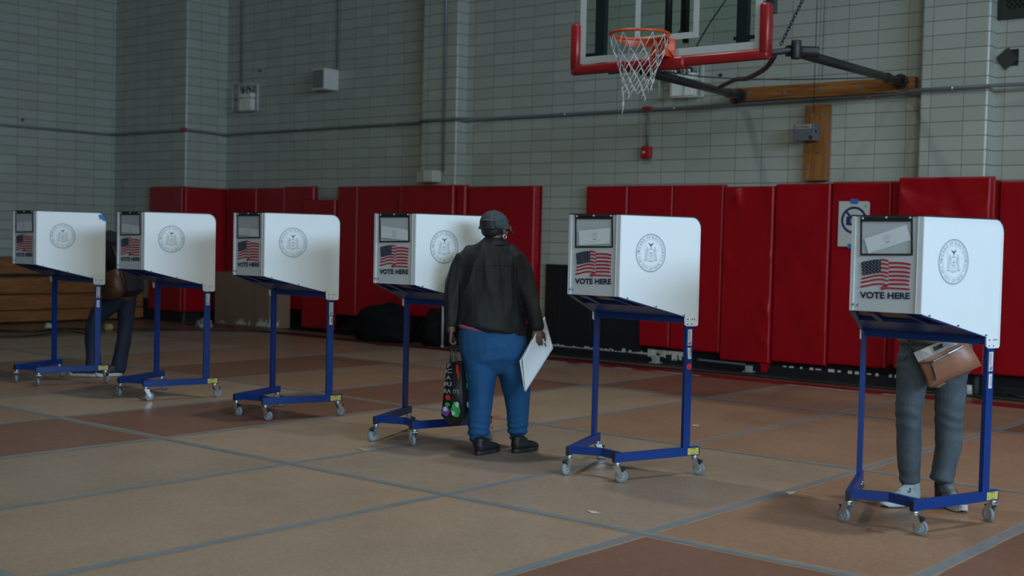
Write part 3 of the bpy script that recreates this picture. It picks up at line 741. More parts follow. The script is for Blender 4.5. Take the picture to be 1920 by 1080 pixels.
# left group
pad('wall_pad', (-17.24, 11.80, .17), X_, NY, .87, 1.945, .07, 'red pad on the front of the projecting block, behind the second booth', 21, .004)
pad('wall_pad', (-16.36, 11.74, .17), Vector((0, 1, 0)), Vector((1, 0, 0)), .80, 1.94, .07, 'red pad on the right flank of the projecting block', 22, .004)
pad('wall_pad', (-16.24, YB, .28), X_, NY, .72, 1.835, .07, 'red pad above the cardboard, first right of the projecting block', 23, .004)
pad('wall_pad', (-15.51, YB, .28), X_, NY, .66, 1.835, .07, 'red pad above the middle of the cardboard', 24, .004)
pad('wall_pad', (-14.84, YB, .28), X_, NY, .655, 1.850, .08, 'slightly taller red pad left of the lowered pad', 25, .004)
pad('wall_pad', (-14.34, YB-.09, .03), X_, NY, .70, 1.90, .06, 'red pad set lower than its neighbours, tiles showing above it', 26, .004)
pad('wall_pad', (-13.62, YB, .26), X_, NY, .43, 1.86, .13, 'narrow half of the thick red pad left of the black bags', 27, .004)
pad('wall_pad', (-13.185, YB, .26), X_, NY, .87, 1.86, .13, 'wide half of the thick red pad above the black bags', 28, .004)
pad('wall_pad', (-12.22, YP-.01, .33), X_, NY, .97, 1.785, .07, 'red pad on the front of the left pilaster, behind the person in the cap', 29, .004)
pad('wall_pad', (-11.235, YP+.03, .33), X_, NY, .16, 1.785, .07, 'slim red pad at the right corner of the left pilaster', 30, .004)
pad('wall_pad', (-11.07, YB, .33), X_, NY, 1.13, 1.765, .15, 'wide red pad ending at the bare tiled stretch', 31, .004)
# torn corner hanging below the folded pad
bm = nb(); prism(bm, [(-6.72, 12.44, .11), (-6.60, 12.44, .10), (-6.63, 12.43, .02), (-6.70, 12.43, .005)], (0, .004, 0)); o = obj('vinyl_flap', bm, REDPAD); rebase(o, (-6.66, 12.44, .02)); tag(o, 'small torn red vinyl flap hanging under the pad with slack folds', 'vinyl flap')
# black panel under the bare tiles
bm = nb(); bx(bm, (-9.11, 12.565, .60), (1.46, .05, 1.02))
for k in range(3): bx(bm, (-9.6+k*.47, 12.537, .60), (.006, .006, 1.0))
o = obj('black_panel', bm, mat('black_panel_paint', (.007, .007, .008), .5, var=.4, nscale=4), bevel=.004); rebase(o, (-8.92, 12.56, .09)); tag(o, 'black painted panel on the wall between the two rows of red pads', 'wall panel')
# worn white paint and rails by the floor
bm = nb()
for k in range(46):
    x = -9.75+k*.033+R.random()*.02; h_ = .008+R.random()*R.random()*.045
    bx(bm, (x, 12.497, .098+h_/2-.012), (.02+R.random()*.03, .004, h_))
for k in range(26):
    x = -8.22+k*.022; h_ = .03+R.random()*.08; bx(bm, (x, 12.496, .13-h_/2+.02), (.015+R.random()*.02, .004, h_))
for k in range(18): x = -6.5+k*.11+R.random()*.05; bx(bm, (x, 12.497, .09), (.02+R.random()*.05, .004, .012+R.random()*.02))
o = obj('worn_paint', bm, TORN); o['kind'] = 'structure'; o.name = 'trim_3'
def white_foot(x0, x1, z1, lab):
    bm = nb(); bx(bm, ((x0+x1)/2, 12.40, z1/2+.003), (x1-x0, .05, z1)); bx(bm, ((x0+x1)/2, 12.40, .008), ((x1-x0)*1.7, .09, .01)); o = obj('wall_anchor_foot', bm, mat('worn_white_metal', (.30, .31, .30), .6, var=.3, nscale=30), bevel=.004)
    rebase(o, ((x0+x1)/2, 12.40, .006)); tag(o, lab, 'metal foot')
white_foot(-8.10, -8.02, .09, 'chipped white foot on the floor below the notched red pad')
white_foot(-6.87, -6.80, .07, 'grey foot on the floor below the pad with slack folds')
bm = nb(); bar(bm, (-7.5, 12.43, .088), (-6.9, 12.43, .080), .03, .018); o = obj('floor_rail', bm, GALV); rebase(o, (-7.2, 12.43, .08)); tag(o, 'short grey rail under the red pads right of the red-sticker booth', 'rail')
# white dashes of worn tape on the edge of the red line
for k, (x0, x1) in enumerate(((-9.62, -9.28), (-9.05, -8.72), (-8.55, -8.25), (-8.05, -7.80), (-7.55, -6.95), (-5.95, -5.15), (-4.95, -4.6), (-4.35, -4.12))):
    y = 11.56-(k % 2)*.015; bm = nb(); n_ = 8
    A = [(x0+(x1-x0)*i/n_+.03*(i == 0), y+.028+R.random()*.008, .0085) for i in range(n_+1)]; B = [(x0+(x1-x0)*i/n_, y-.028-R.random()*.008, .0085) for i in range(n_+1)]
    ribbon(bm, A, B); o = obj('tape_dash', bm, mat('worn_cream_tape', (.50, .42, .34), .6, var=.2, nscale=20)); rebase(o, ((x0+x1)/2, y, .0085)); tag(o, 'worn cream tape dash on the red border line of the floor', 'tape', 'cream tape dashes on the red floor line')
for (px, py, lab) in ((1080, 685.5, 'blue tape scrap on the red floor line left of the red-sticker booth post'), (1334, 711, 'blue tape scrap on the red floor line under the pads')):
    P = onZ(px, py, .009); bm = nb(); bx(bm, P, (.10, .035, .002), Matrix.Rotation(.2, 3, 'Z')); o = obj('tape_scrap', bm, TAPEB); rebase(o, P); tag(o, lab, 'tape')

# ------------------------------------------------------------------ no-photo sign taped to a pad
SY = 12.462
c0 = onY(1601, 420, SY); bm = nb()
def sg(x, y, o=0.): return Vector((c0.x+x, SY-.004-o, c0.z+y))
SWd, SHt = .148*2.05, .24*1.98
SWd, SHt = .345, .475
poly2(bm, [(-SWd/2, -SHt/2), (SWd/2, -SHt/2), (SWd/2, SHt/2-.02), (SWd/2-.02, SHt/2), (-SWd/2, SHt/2)], sg, 0)
cy_ = .04; ring2(bm, (0, cy_), .130, .026, lambda x, y: sg(x, y, .001), 64, 1)
strip2(bm, [(-.090, cy_+.090), (.090, cy_-.090)], .026, lambda x, y: sg(x, y, .0014), 1)
poly2(bm, [(-.085, cy_-.055), (.085, cy_-.055), (.085, cy_+.038), (.035, cy_+.038), (.022, cy_+.056), (-.022, cy_+.056), (-.035, cy_+.038), (-.085, cy_+.038)], lambda x, y: sg(x, y, .0010), 1)
ring2(bm, (0, cy_-.008), .030, .010, lambda x, y: sg(x, y, .0017), 32, 0)
for k in range(3): strip2(bm, [(.118, .20-k*.012), (.132, .20-k*.012)], .006, lambda x, y: sg(x, y, .001), 1)
o = obj('no_photo_sign', bm, [mat('sign_paper', (.50, .52, .52), .6, var=.03), mat('sign_navy', (.012, .03, .11), .5)], fix=False); rebase(o, (c0.x, SY, c0.z)); tag(o, 'white paper sign with a crossed-out camera in a dark blue ring', 'sign')
for (x, y, w_, h_, lab) in ((.0, SHt/2-.002, .085, .05, 'blue tape holding the top of the no-photo sign'), (-.015, -SHt/2+.004, .085, .05, 'blue tape holding the bottom of the no-photo sign')):
    bm = nb(); bx(bm, sg(x, y, .004), (w_, .0015, h_), Matrix.Rotation(.05, 3, 'Y')); o = obj('tape_piece', bm, TAPEB); rebase(o, sg(x, y)); tag(o, lab, 'tape')

# ------------------------------------------------------------------ pipes and boxes on the walls
ZC = 2.985
def conduit(name, pts, r, lab, clips=(), matl=GALV, cat='pipe'):
    bm = nb(); tube(bm, pts, r, 10); t = obj(name, bm, matl); P = Vector(pts[0]); rebase(t, P); tag(t, lab, cat)
    for c in clips:
        b = nb(); tube(b, [Vector(c)-P-Vector((.012, 0, 0)), Vector(c)-P+Vector((.012, 0, 0))], r+.005, 10); obj('clip', b, STEEL, t)
    return t
conduit('wall_pipe', [(-18.29, -2, ZC-.01), (-18.29, 11.55, ZC-.01), (-18.20, 11.75, ZC), (-16.35, 11.76, ZC), (-16.36, 11.9, ZC), (-16.36, 12.35, ZC-.01), (-16.25, 12.53, ZC-.02), (-16.1, 12.555, ZC-.01), (-12.2, 12.555, ZC), (-12.0, 12.5, ZC), (-11.9, 12.36, ZC), (-11.2, 12.36, ZC), (-11.05, 12.5, ZC), (-10.9, 12.555, ZC), (-8.0, 12.555, ZC), (-5.3, 12.53, ZC+.015), (-5.0, 12.36, ZC+.015), (-4.3, 12.355, ZC+.015), (-3.9, 12.45, ZC+.02), (3.4, 12.55, ZC+.02)], .018,
        'grey pipe running level along all the walls above the pads', [(-14.6, 12.555, ZC), (-12.6, 12.555, ZC), (-9.6, 12.555, ZC), (-8.0, 12.555, ZC), (-5.6, 12.54, ZC+.012), (-4.66, 12.357, ZC+.015)])
def vpipe(px0, py0, py1, Y, lab, r=.013):
    P = onY(px0, py1, Y); conduit('wall_pipe', [(P.x, Y, P.z), (P.x, Y, HZ-.2)], r, lab)
vpipe(452, 100, 155, YW-.02, 'thin grey vertical pipe above the caged fixture at the left')
vpipe(632, 100, 132, YW-.02, 'thin grey vertical pipe above the plain cream wall box')
vpipe(830, 100, 322, YP-.02, 'thin grey vertical pipe running down the left pilaster')
def wall_cage(cx, cy, W, Hh, Dp, lab, second=False):
    """wire guard with a white emergency light behind it"""
    P = onY(cx, cy, YW-.005); t = thing('emergency_light', lab, 'emergency light', (P.x, YW-.004, P.z))
    bm = nb(); hx, hz = W/2, Hh/2
    for z in (-hz, hz, 0): tube(bm, [(-hx, 0, z), (-hx, -Dp, z), (hx, -Dp, z), (hx, 0, z)], .008, 6)
    for x in (-hx, -hx*.33, hx*.33, hx): tube(bm, [(x, 0, hz), (x, -Dp, hz), (x, -Dp, -hz), (x, 0, -hz)], .006, 6)
    bx(bm, (hx, -.02, 0), (.035, .03, Hh)); obj('wire_guard', bm, CREAM, t)
    bm = nb(); bx(bm, (W*.06, -.055, -hz*.26), (W*.60, .10, Hh*.66)); obj('housing', bm, mat('bright_enamel', (.78, .80, .76), .4), t, .01)
    for s in (-1, 1):
        bm = nb(); disc(bm, (W*.06+s*W*.17, -.085, hz*.52), (s*.25, -1, -.15), .045, .05, 16); sph(bm, (W*.06+s*W*.17+s*.005, -.11, hz*.50), .03, (1, .5, 1), 8, 1)
        obj('lamp_head', bm, [BLACK, STEEL], t)
    return t
wall_cage(467, 185, .46, .40, .14, 'white twin-head emergency light in a wire cage on the left part of the back wall')
wall_cage(1282, 152, .52, .40, .12, 'white emergency light in a wire cage behind the basketball net')
# plain box
P = onY(624, 152, YW); t = thing('wall_speaker', 'cream box with a grille front high on the wall, left of the left pilaster', 'wall box', (P.x, YW-.001, P.z))
bm = nb(); bx(bm, (0, -.14, 0), (.26, .28, .30)); obj('cabinet', bm, mat('cream_box', (.62, .62, .60), .5), t, .006)
bm = nb(); bx(bm, (0, -.284, 0), (.22, .01, .26)); obj('grille', bm, mat('grille_grey', (.17, .18, .17), .7), t)
# flood light at the bottom of the left pilaster
P = onY(812, 333, YP); t = thing('flood_light', 'cream two-part lamp just above the pads on the left pilaster', 'lamp', (P.x, YP-.001, P.z))
bm = nb(); bx(bm, (-.10, -.07, 0), (.16, .13, .14)); obj('lamp_body', bm, mat('cream_dull', (.40, .41, .34), .6), t, .01)
bm = nb(); bx(bm, (.08, -.10, .01), (.18, .18, .16)); obj('lamp_hood', bm, CREAM, t, .015)
# fire alarm
P0 = onY(1215, 206, YW-.03); P1 = onY(1213, 286, YW-.03)
t = thing('fire_alarm', 'red fire alarm device hanging on a short pipe below the basketball net', 'fire alarm', (P1.x, YW-.001, P1.z))
bm = nb(); bx(bm, (0, -.04, 0), (.13, .08, .15)); obj('housing', bm, REDEV, t, .02)
bm = nb(); disc(bm, (-.01, -.084, .0), (0, 1, 0), .016, .01); obj('lens', bm, CREAM, t)
bm = nb(); tube(bm, [(0, -.03, .07), (0, -.03, P0.z-P1.z)], .013, 8); tube(bm, [(0, -.03, .20), (0, -.03, .225)], .018, 8); obj('pipe', bm, GALV, t)
bm = nb(); bx(bm, (0, -.04, P0.z-P1.z+.015), (.13, .06, .045)); obj('junction_box', bm, REDEV, t, .01)
P = onX(343, 242, -16.37); bm = nb(); bx(bm, (-16.39, 11.765, ZC+.005), (.09, .06, .06)); o = obj('junction_box', bm, REDEV, bevel=.01); rebase(o, (-16.39, 11.765, ZC)); tag(o, 'small red junction box on the corner of the projecting block', 'junction box')
# vent grille top right
P = onY(1868, 38, YW-.02); t = thing('vent_grille', 'dark green square-holed vent grille at the top right', 'vent', (P.x+.45, YW-.001, P.z+.31))
bm = nb(); vg = mat('dark_green_metal', (.018, .026, .018), .6); bx(bm, (0, -.01, 0), (.90, .02, .62)); obj('back_plate', bm, BLACK, t)
bm = nb()
for (x, z, a, b) in ((0, .265, .699, .09), (0, -.265, .699, .09), (-.40, 0, .10, .62), (.40, 0, .10, .62)): bx(bm, (x, -.03, z), (a, .022, b))
for k in range(15): bx(bm, (-.35+k*.05, -.028, 0), (.018, .012, .45))
for k in range(10): bx(bm, (0, -.028, -.225+k*.05), (.70, .012, .018))
obj('grille', bm, vg, t)
# square hole with its cover plate swung aside
P = onY(1896, 108, YW-.005); bm = nb(); bx(bm, P, (.14, .008, .16)); o = obj('wall_box_opening', bm, BLACK); rebase(o, P); tag(o, 'open dark square wall box at the far right', 'wall box')
P = onY(1888, 110, YW-.018); bm = nb(); bx(bm, P, (.155, .006, .155), Matrix.Rotation(.9, 3, 'Y')); o = obj('cover_plate', bm, mat('dark_plate', (.035, .034, .03), .5)); rebase(o, P); tag(o, 'dark square cover plate hanging askew over the open wall box', 'cover plate')
# little fixings on the wall
for px, py in ((42, 225), (488, 133), (1352, 141)):
    P = onX(px, py, -18.34) if px < 190 else onY(px, py, YW); n_ = Vector((1, 0, 0)) if px < 190 else Vector((0, -1, 0)); bm = nb(); disc(bm, P+n_*.01, n_, .018, .02, 10); o = obj('wall_bolt', bm, BLACK); rebase(o, P+n_*.01)
    tag(o, {42: 'small black bolt on the left wall above the pipe', 488: 'small black bolt in the tiles right of the left caged light', 1352: 'small black bolt in the tiles right of the right caged light'}[px], 'bolt')

# ------------------------------------------------------------------ wooden planks, key switch
WOODX = wood_mat('beam_wood_x', (.13, .045, .008), (.34, .135, .032), 'X', 10, .5, 18); WOODZ = wood_mat('beam_wood_z', (.15, .052, .010), (.36, .145, .036), 'Z', 10, .5, 18)
bl = onY(1368, 181, 12.5); br = onY(1715, 153, 12.5)
bm = nb(); bx(bm, ((bl.x+br.x)/2, 12.548, 3.085), (br.x-bl.x, .10, .150)); t = obj('wooden_beam', bm, WOODX, bevel=.004); bp = Vector(((bl.x+br.x)/2, 12.548, 3.085)); rebase(t, bp)
tag(t, 'long horizontal wooden beam bolted to the wall behind the basketball hoop', 'wooden beam')
for k in range(5):
    bm = nb(); disc(bm, (-.82+k*.43, -.054, .012*(-1)**k), (0, 1, 0), .016, .012, 6); disc(bm, (-.82+k*.43, -.051, .012*(-1)**k), (0, 1, 0), .024, .004, 14); obj('bolt', bm, GALV, t)
a = onY(1507, 199, 12.5); b = onY(1525, 338, 12.5)
bm = nb(); bx(bm, (-6.175, 12.548, 2.52), (.265, .10, .81)); t = obj('wooden_plank', bm, WOODZ, bevel=.005); rebase(t, (-6.175, 12.548, 2.52)); tag(t, 'upright wooden plank on the wall under the long beam', 'wooden plank')
for x, z in ((-.06, .29), (.06, .29), (.05, -.10), (-.07, -.27)):
    bm = nb(); disc(bm, (x, -.054, z), (0, 1, 0), .012, .012, 6); disc(bm, (x, -.051, z), (0, 1, 0), .018, .004, 14); obj('bolt', bm, GALV, t)
P = onY(1517, 249, 12.42); t = thing('key_switch_box', 'grey metal key switch box fixed across the upright wooden plank', 'switch box', (P.x, 12.498, P.z))
GBX = mat('grey_enamel', (.105, .125, .145), .45)
bm = nb(); bx(bm, (-.03, -.075, 0), (.235, .15, .175)); obj('housing', bm, GBX, t, .006)
bm = nb(); bx(bm, (-.032, -.153, .06), (.185, .004, .045)); text(bm, 'DOWERA', lambda x, y: Vector((-.032+x, -.1555, .045+y)), .165, .028, .03, 1); obj('name_plate', bm, [mat('plate_cream', (.40, .38, .32), .5), BLACK], t, fix=False)
for x, y, z, n_ in ((.055, -.152, -.055, (0, 1, 0)), (.088, -.10, .01, (1, 0, 0))):
    bm = nb(); disc(bm, (x, y, z), n_, .018, .008, 16); obj('key_hole', bm, BLACK, t)
# thin lines that come down to the box
for k, px in enumerate((1530, 1544)):
    P = onY(px, 60, 12.43); conduit('control_cable', [(P.x, 12.43, 2.83 if k == 0 else 3.17), (P.x+.005, 12.43, 5.0), (P.x, 12.43, HZ-.2)], .004 if k == 0 else .003, ['thin dark cable dropping to the key switch box', 'second thin cable, ending at the long wooden beam'][k], (), BLACK, 'cable')

# ------------------------------------------------------------------ backboard, hoop and its wall frame
BX, BY = -5.64, 8.70
t = thing('backboard', 'glass basketball backboard with red padded lower edge', 'backboard', (BX, BY, 2.93))
GW, GH = 1.74, 1.05; z0 = -.015
bm = nb(); bx(bm, (0, .006, z0+GH/2), (GW, .010, GH)); obj('glass_pane', bm, GLASS, t)
FRW = mat('backboard_white', (.36, .40, .42), .5, var=.05)
bm = nb()
for (x, z, a, b) in ((0, z0+.030, GW-.1202, .060), (0, z0+GH-.030, GW-.1202, .060), (-GW/2+.030, z0+GH/2, .060, GH), (GW/2-.030, z0+GH/2, .060, GH)): bx(bm, (x, -.002, z), (a, .004, b))
obj('border', bm, FRW, t)
bm = nb()
for (x, z, a, b) in ((0, .143, .509, .05), (0, .605, .509, .05), (-.28, .374, .05, .512), (.28, .374, .05, .512)): bx(bm, (x, -.002, z), (a, .004, b))
obj('target_square', bm, FRW, t)
bm = nb(); DKF = mat('frame_dark', (.028, .040, .050), .45, .2)
for (x, a) in ((-.68, .095), (.68, .095)): bx(bm, (x, .045, z0+GH/2), (a, .05, GH))
obj('back_frame', bm, DKF, t)
bm = nb(); bx(bm, (-.74, .05, .065), (.19, .03, .028)); bx(bm, (.72, .05, .09), (.24, .03, .026)); obj('back_rail', bm, DKF, t)
PADR = mat('hoop_pad_red', (.24, .010, .014), .32, var=.05)
def padprof(bm, a, b, w_, h_, up):
    """rounded edge padding"""
    a = Vector(a); b = Vector(b); tt = (b-a).normalized(); q = tt.cross(up).normalized(); n_ = 20; prs = []
    for P in (a, b):
        ring = []
        for k in range(n_):
            an = 2*PI*k/n_; c, s = math.cos(an), math.sin(an); e = .55
            ring.append(bm.verts.new(P+q*(abs(c)**e*math.copysign(1, c))*w_/2+up*(abs(s)**e*math.copysign(1, s))*h_/2))
        prs.append(ring)
    for k in range(n_): f = bm.faces.new((prs[0][k], prs[0][(k+1) % n_], prs[1][(k+1) % n_], prs[1][k])); f.smooth = True
    bm.faces.new(prs[0]); bm.faces.new(list(reversed(prs[1])))
for s in (-1, 1):
    bm = nb(); padprof(bm, (s*(GW/2+.035), .0, -.06), (s*(GW/2+.035), .0, .33), .095, .085, Vector((1, 0, 0))); obj('side_padding', bm, PADR, t, .02)
bm = nb(); padprof(bm, (-GW/2-.07, 0, -.065), (GW/2+.07, 0, -.060), .085, .080, Vector((0, 0, 1))); obj('bottom_padding', bm, PADR, t, .02)
bm = nb(); padprof(bm, (-.20, -.01, -.072), (.20, -.01, -.072), .10, .100, Vector((0, 0, 1))); obj('centre_padding', bm, PADR, t, .02)
# rim
ORG = mat('rim_orange', (.52, .055, .008), .35, var=.12, nscale=20)
t = thing('basketball_hoop', 'orange basketball rim with a frayed white net', 'basketball hoop', (BX, BY-.02, 3.0))
RC = Vector((0, -.365, .045)); RR = .232
bm = nb(); tube(bm, [RC+Vector((RR*math.cos(2*PI*i/48), RR*math.sin(2*PI*i/48), 0)) for i in range(48)], .0115, 10, closed=True); obj('rim', bm, ORG, t)
bm = nb()
n_ = 30
A = [RC+Vector((1.02*RR*math.cos(.1+(PI-.2)*i/n_), 1.02*RR*math.sin(.1+(PI-.2)*i/n_), -.008)) for i in range(n_+1)]
ribbon(bm, A, [p+Vector((0, 0, -.055 if 3 < i < n_-3 else -.03)) for i, p in enumerate(A)]); o = obj('rim_flange', bm, ORG, t); sm = o.modifiers.new('s', 'SOLIDIFY'); sm.thickness = .004
bm = nb(); prism(bm, [(-.10, 0, .05), (-.055, -.135, .05), (.055, -.135, .05), (.10, 0, .05)], (0, 0, -.016)); bx(bm, (0, .0, -.03), (.20, .012, .165))
prism(bm, [(-.10, 0, .05), (-.10, 0, -.10), (-.055, -.13, .02), (-.055, -.13, .05)], (.006, 0, 0)); prism(bm, [(.094, 0, .05), (.094, 0, -.10), (.05, -.13, .02), (.05, -.13, .05)], (.006, 0, 0))
bx(bm, (0, -.05, -.045), (.15, .09, .10)); obj('bracket', bm, ORG, t, .003)
# net
NET = mat('net_cord', (.46, .48, .50), .8, var=.1)
NN, NR = 12, 6
def netr(k): return [RR-.004, .208, .175, .150, .132, .122, .118][k]
def netz(k): return [-.012, -.13, -.205, -.275, -.34, -.40, -.455][k]
def npt(i, k):
    a = 2*PI*(i+(.5 if k % 2 else 0))/NN; j = .010*noise.noise(Vector((i*1.7, k*2.3, .5))) if k else 0
    r_ = netr(k)+j*1.5; return RC+Vector((r_*math.cos(a)-.012*k/6, r_*math.sin(a)+j, netz(k)+j*2))
bm = nb()
def cord(a, b, r_=.0032):
    a = Vector(a); b = Vector(b); mid = (a+b)/2+Vector((R.uniform(-.004, .004), R.uniform(-.004, .004), -.004)); tube(bm, [a, mid, b], r_, 5)
for i in range(NN):
    a0 = 2*PI*i/NN; top_ = RC+Vector((RR*math.cos(a0), RR*math.sin(a0), -.010))
    cord(top_, npt(i, 1)); cord(top_, npt(i-1, 1))
    for k in range(1, NR):
        if k >= 5 and i in (1, 2, 7): continue
        if k % 2: cord(npt(i, k), npt(i, k+1)); cord(npt(i, k), npt(i+1, k+1))
        else: cord(npt(i, k), npt(i, k+1)); cord(npt(i, k), npt(i-1, k+1))
for i, k, L_ in ((8, 6, .13), (8, 6, .19), (9, 6, .06), (3, 6, .05), (11, 6, .03), (5, 5, .05)):
    p = npt(i, k); cord(p, p+Vector((.010, .005, -L_*.5)), .0038); cord(p+Vector((.010, .005, -L_*.5)), p+Vector((-.002, 0, -L_)), .0038)
obj('net', bm, NET, t)
# wall frame
t = thing('backboard_mount', 'dark steel pipe frame holding the backboard out from the wall', 'steel frame', (-5.9, 12.49, 3.07))
O = Vector((-5.9, 12.49, 3.07))
JL = Vector((-5.92, 8.80, 2.83)); JR = Vector((-4.60, 8.82, 2.905)); WL = onY(1388, 180, 12.49); WR_ = onY(1690, 153, 12.49)
for a, b in ((JL, WL), (JR, WR_)):
    bm = nb(); tube(bm, [a-O, b-O], .040, 16); tube(bm, [b-O+(a-b)*.15, b-O+(a-b)*.17], .050, 16); pp = obj('strut', bm, DKPIPE, t)
    bm = nb(); disc(bm, b-O+Vector((0, -.02, 0)), (0, 1, 0), .075, .05, 20); bx(bm, b-O+Vector((0, -.05, 0)), (.07, .08, .11)); obj('wall_flange', bm, BLACK, t, .005)
bm = nb(); tube(bm, [JL-O+Vector((-.35, 0, .02)), JR-O+Vector((.10, 0, 0))], .024, 12); obj('cross_pipe', bm, DKPIPE, t)
bm = nb(); c_ = JR-O+Vector((.06, 0, 0)); tube(bm, [c_+Vector((0, 0, -.07)), c_+Vector((0, 0, .07))], .038, 12); tube(bm, [c_+Vector((-.10, .02, 0)), c_+Vector((.12, .14, -.01))], .042, 12); tube(bm, [c_+Vector((.0, -.03, .05)), c_+Vector((.0, .05, .05))], .014, 8); obj('clamp', bm, BLACK, t, .004)
for px, w_, up in ((1253, .030, 0), (1286, .026, .20)):
    P = onY(px, 60, 8.84); bm = nb(); tube(bm, [Vector((P.x, 8.84, 2.84+up))-O, Vector((P.x, 8.84, 4.2))-O], w_, 12); obj('upright', bm, DKPIPE, t)
P = onY(1278, 62, 8.80); bm = nb(); tube(bm, [P-O, Vector((P.x, 8.80, 4.2))-O], .012, 8); sph(bm, P-O, .028); obj('adjusting_rod', bm, BLACK, t)
P = onY(1447, 5, 8.82); bm = nb(); bx(bm, Vector((P.x, 8.82, 3.6))-O, (.07, .06, .80)); obj('side_rail', bm, DKF, t)
def cable(name, pts, r_, lab, cat='cable', matl=BLACK, n=8):
    """smooth cable through points"""
    P = [Vector(p) for p in pts]; out = []; Q = [P[0]]+P+[P[-1]]
    for i in range(1, len(Q)-2):
        for k in range(n):
            u = k/n; a, b, c, d = Q[i-1], Q[i], Q[i+1], Q[i+2]; out.append(.5*((2*b)+(c-a)*u+(2*a-5*b+4*c-d)*u*u+(3*b-a-3*c+d)*u**3))
    out.append(P[-1]); bm = nb(); tube(bm, out, r_, 7); o = obj(name, bm, matl); rebase(o, P[0]); tag(o, lab, cat); return o
cable('hose', [onY(1452, 105, 9.0), onY(1435, 128, 9.4), onY(1400, 147, 10.1), onY(1380, 149, 10.5), onY(1350, 163, 11.2)], .022, 'dark hose sagging between the two backboard struts', 'hose', mat('dark_hose', (.05, .055, .055), .5))
cable('brace_cable', [onY(1245, 134, 9.2), onY(1320, 144, 10.2), onY(1400, 148, 10.6), onY(1500, 149, 11.3), onY(1655, 145, 12.1)], .006, 'thin brace wire stretched between the two struts', 'cable')
cable('pull_cord', [onY(1305, 88, 8.9), onY(1330, 45, 8.95), onY(1358, 4, 9.0), onY(1380, -30, 9.05)], .006, 'slanting cord with a turnbuckle seen through the backboard glass', 'cord')
# chain
A = onY(1464, 84, 8.82); B = onY(1512, -14, 9.0); t_ = (B-A).normalized(); bm = nb(); nl = int((B-A).length/.030)
for k in range(nl):
    c_ = A+(B-A)*(k+.5)/nl; s_ = Vector((0, 1, 0)) if k % 2 else t_.cross(Vector((0, 1, 0))).normalized()
    tube(bm, [c_+t_*math.cos(2*PI*i/12)*.022+s_*math.sin(2*PI*i/12)*.011 for i in range(12)], .0042, 5, closed=True)
o = obj('chain', bm, DKPIPE); rebase(o, A); tag(o, 'dark chain rising from the right strut beside the backboard', 'chain')
# ------------------------------------------------------------------ folded wooden bleachers at the left
WB = wood_mat('bleacher_wood', (.15, .050, .012), (.32, .125, .034), 'Y', 9, .45, 16)
t = thing('bleachers', 'folded wooden bleachers against the left wall behind the leftmost booths', 'bleachers', (-17.9, 8.6, 0))
bm = nb(); bx(bm, (.0, 0, .47), (.86, 6.30, .92)); obj('body', bm, BLACK, t)
for z0, z1, dx in ((.735, .985, .0), (.445, .685, .015), (.205, .425, .0), (.030, .190, .01)):
    bm = nb(); bx(bm, (.46+dx, .0, (z0+z1)/2), (.05, 6.34, z1-z0)); obj('plank', bm, WB, t, .006)
bm = nb(); bx(bm, (.02, 0, .955), (.90, 6.34, .04)); obj('top_board', bm, WB, t, .004)

# cardboard, crumpled things, black bags
t = thing('cardboard_box', 'large brown cardboard box with torn white patches along its foot', 'cardboard box', (-15.2, 12.2, 0))
bm = nb(); bx(bm, (-.02, .0, .41), (1.30, .40, .81)); obj('box', bm, CARD, t, .006)
bm = nb(); bx(bm, (-.02, 0, .822), (1.30, .02, .012)); bx(bm, (.30, -.2015, .40), (.012, .003, .8)); obj('seam', bm, mat('cardboard_dark', (.12, .075, .045), .8), t)
bm = nb()
for x0, x1, hh in ((-.15, .10, .13), (-.55, -.40, .05), (.15, .20, .12), (.33, .63, .16)):
    A = []; B = []; n_ = 14
    for k in range(n_+1):
        x = x0+(x1-x0)*k/n_; A.append((x, -.2035, .03+R.random()*.015)); B.append((x, -.2035, .03+hh*(.35+.65*R.random())*math.sin(PI*min(max(k/n_, .06), .94))**.5))
    ribbon(bm, A, B)
A = []; B = []
for k in range(9): y = -.2+.022*k; A.append((.6335, y, .04)); B.append((.6335, y, .06+.12*R.random()))
ribbon(bm, A, B); obj('torn_patch', bm, TORN, t, fix=False)
def blob(name, P, s, seed, matl, lab, cat, amp=.25, f=3., n=22):
    bm = nb(); sph(bm, (0, 0, 0), 1, (1, 1, 1), n)
    for v in bm.verts:
        d = v.co.normalized(); k = 1+amp*noise.noise(d*f*.6+Vector((seed, 0, 0)))+amp*.5*abs(noise.noise(d*f*1.7+Vector((0, seed, 0))))+amp*.2*noise.noise(d*f*5)
        v.co = Vector((d.x*s[0]*k, d.y*s[1]*k, d.z*s[2]*k)); 
    zmin = -s[2]*.55
    for v in bm.verts:
        if v.co.z < zmin: v.co.z = zmin
        v.co.z -= zmin
    o = obj(name, bm, matl, smooth=True, loc=P); tag(o, lab, cat); return o
BAGM = mat('black_cloth', (.003, .003, .0035), .85, var=.4, bump=.5, bscale=12, spec=.2)
blob('duffel_bag', (-12.18, 12.00, .007), (.52, .28, .31), 3, BAGM, 'large slumped black bag under the thick red pad left of the partly hidden booth', 'bag', .22)
blob('duffel_bag', (-11.22, 12.08, .007), (.22, .24, .30), 8, BAGM, 'smaller black bag heaped right of the large slumped one', 'bag', .3)
blob('crumpled_sheet', onZ(382, 613, .006), (.13, .09, .07), 5, mat('dull_plastic', (.30, .29, .27), .6), 'crumpled white sheet on the floor right of the second booth', 'crumpled paper', .5, 4)
blob('crumpled_wrapper', onZ(92, 615, .006), (.075, .05, .04), 6, TORN, 'small crumpled pale scrap by the cable at the far left', 'crumpled paper', .5, 4)
blob('crumpled_wrapper', onZ(204, 619, .006), (.06, .05, .055), 7, mat('yellow_scrap', (.35, .30, .12), .7), 'small yellowish crumpled scrap between the two leftmost booths', 'crumpled paper', .5, 4)
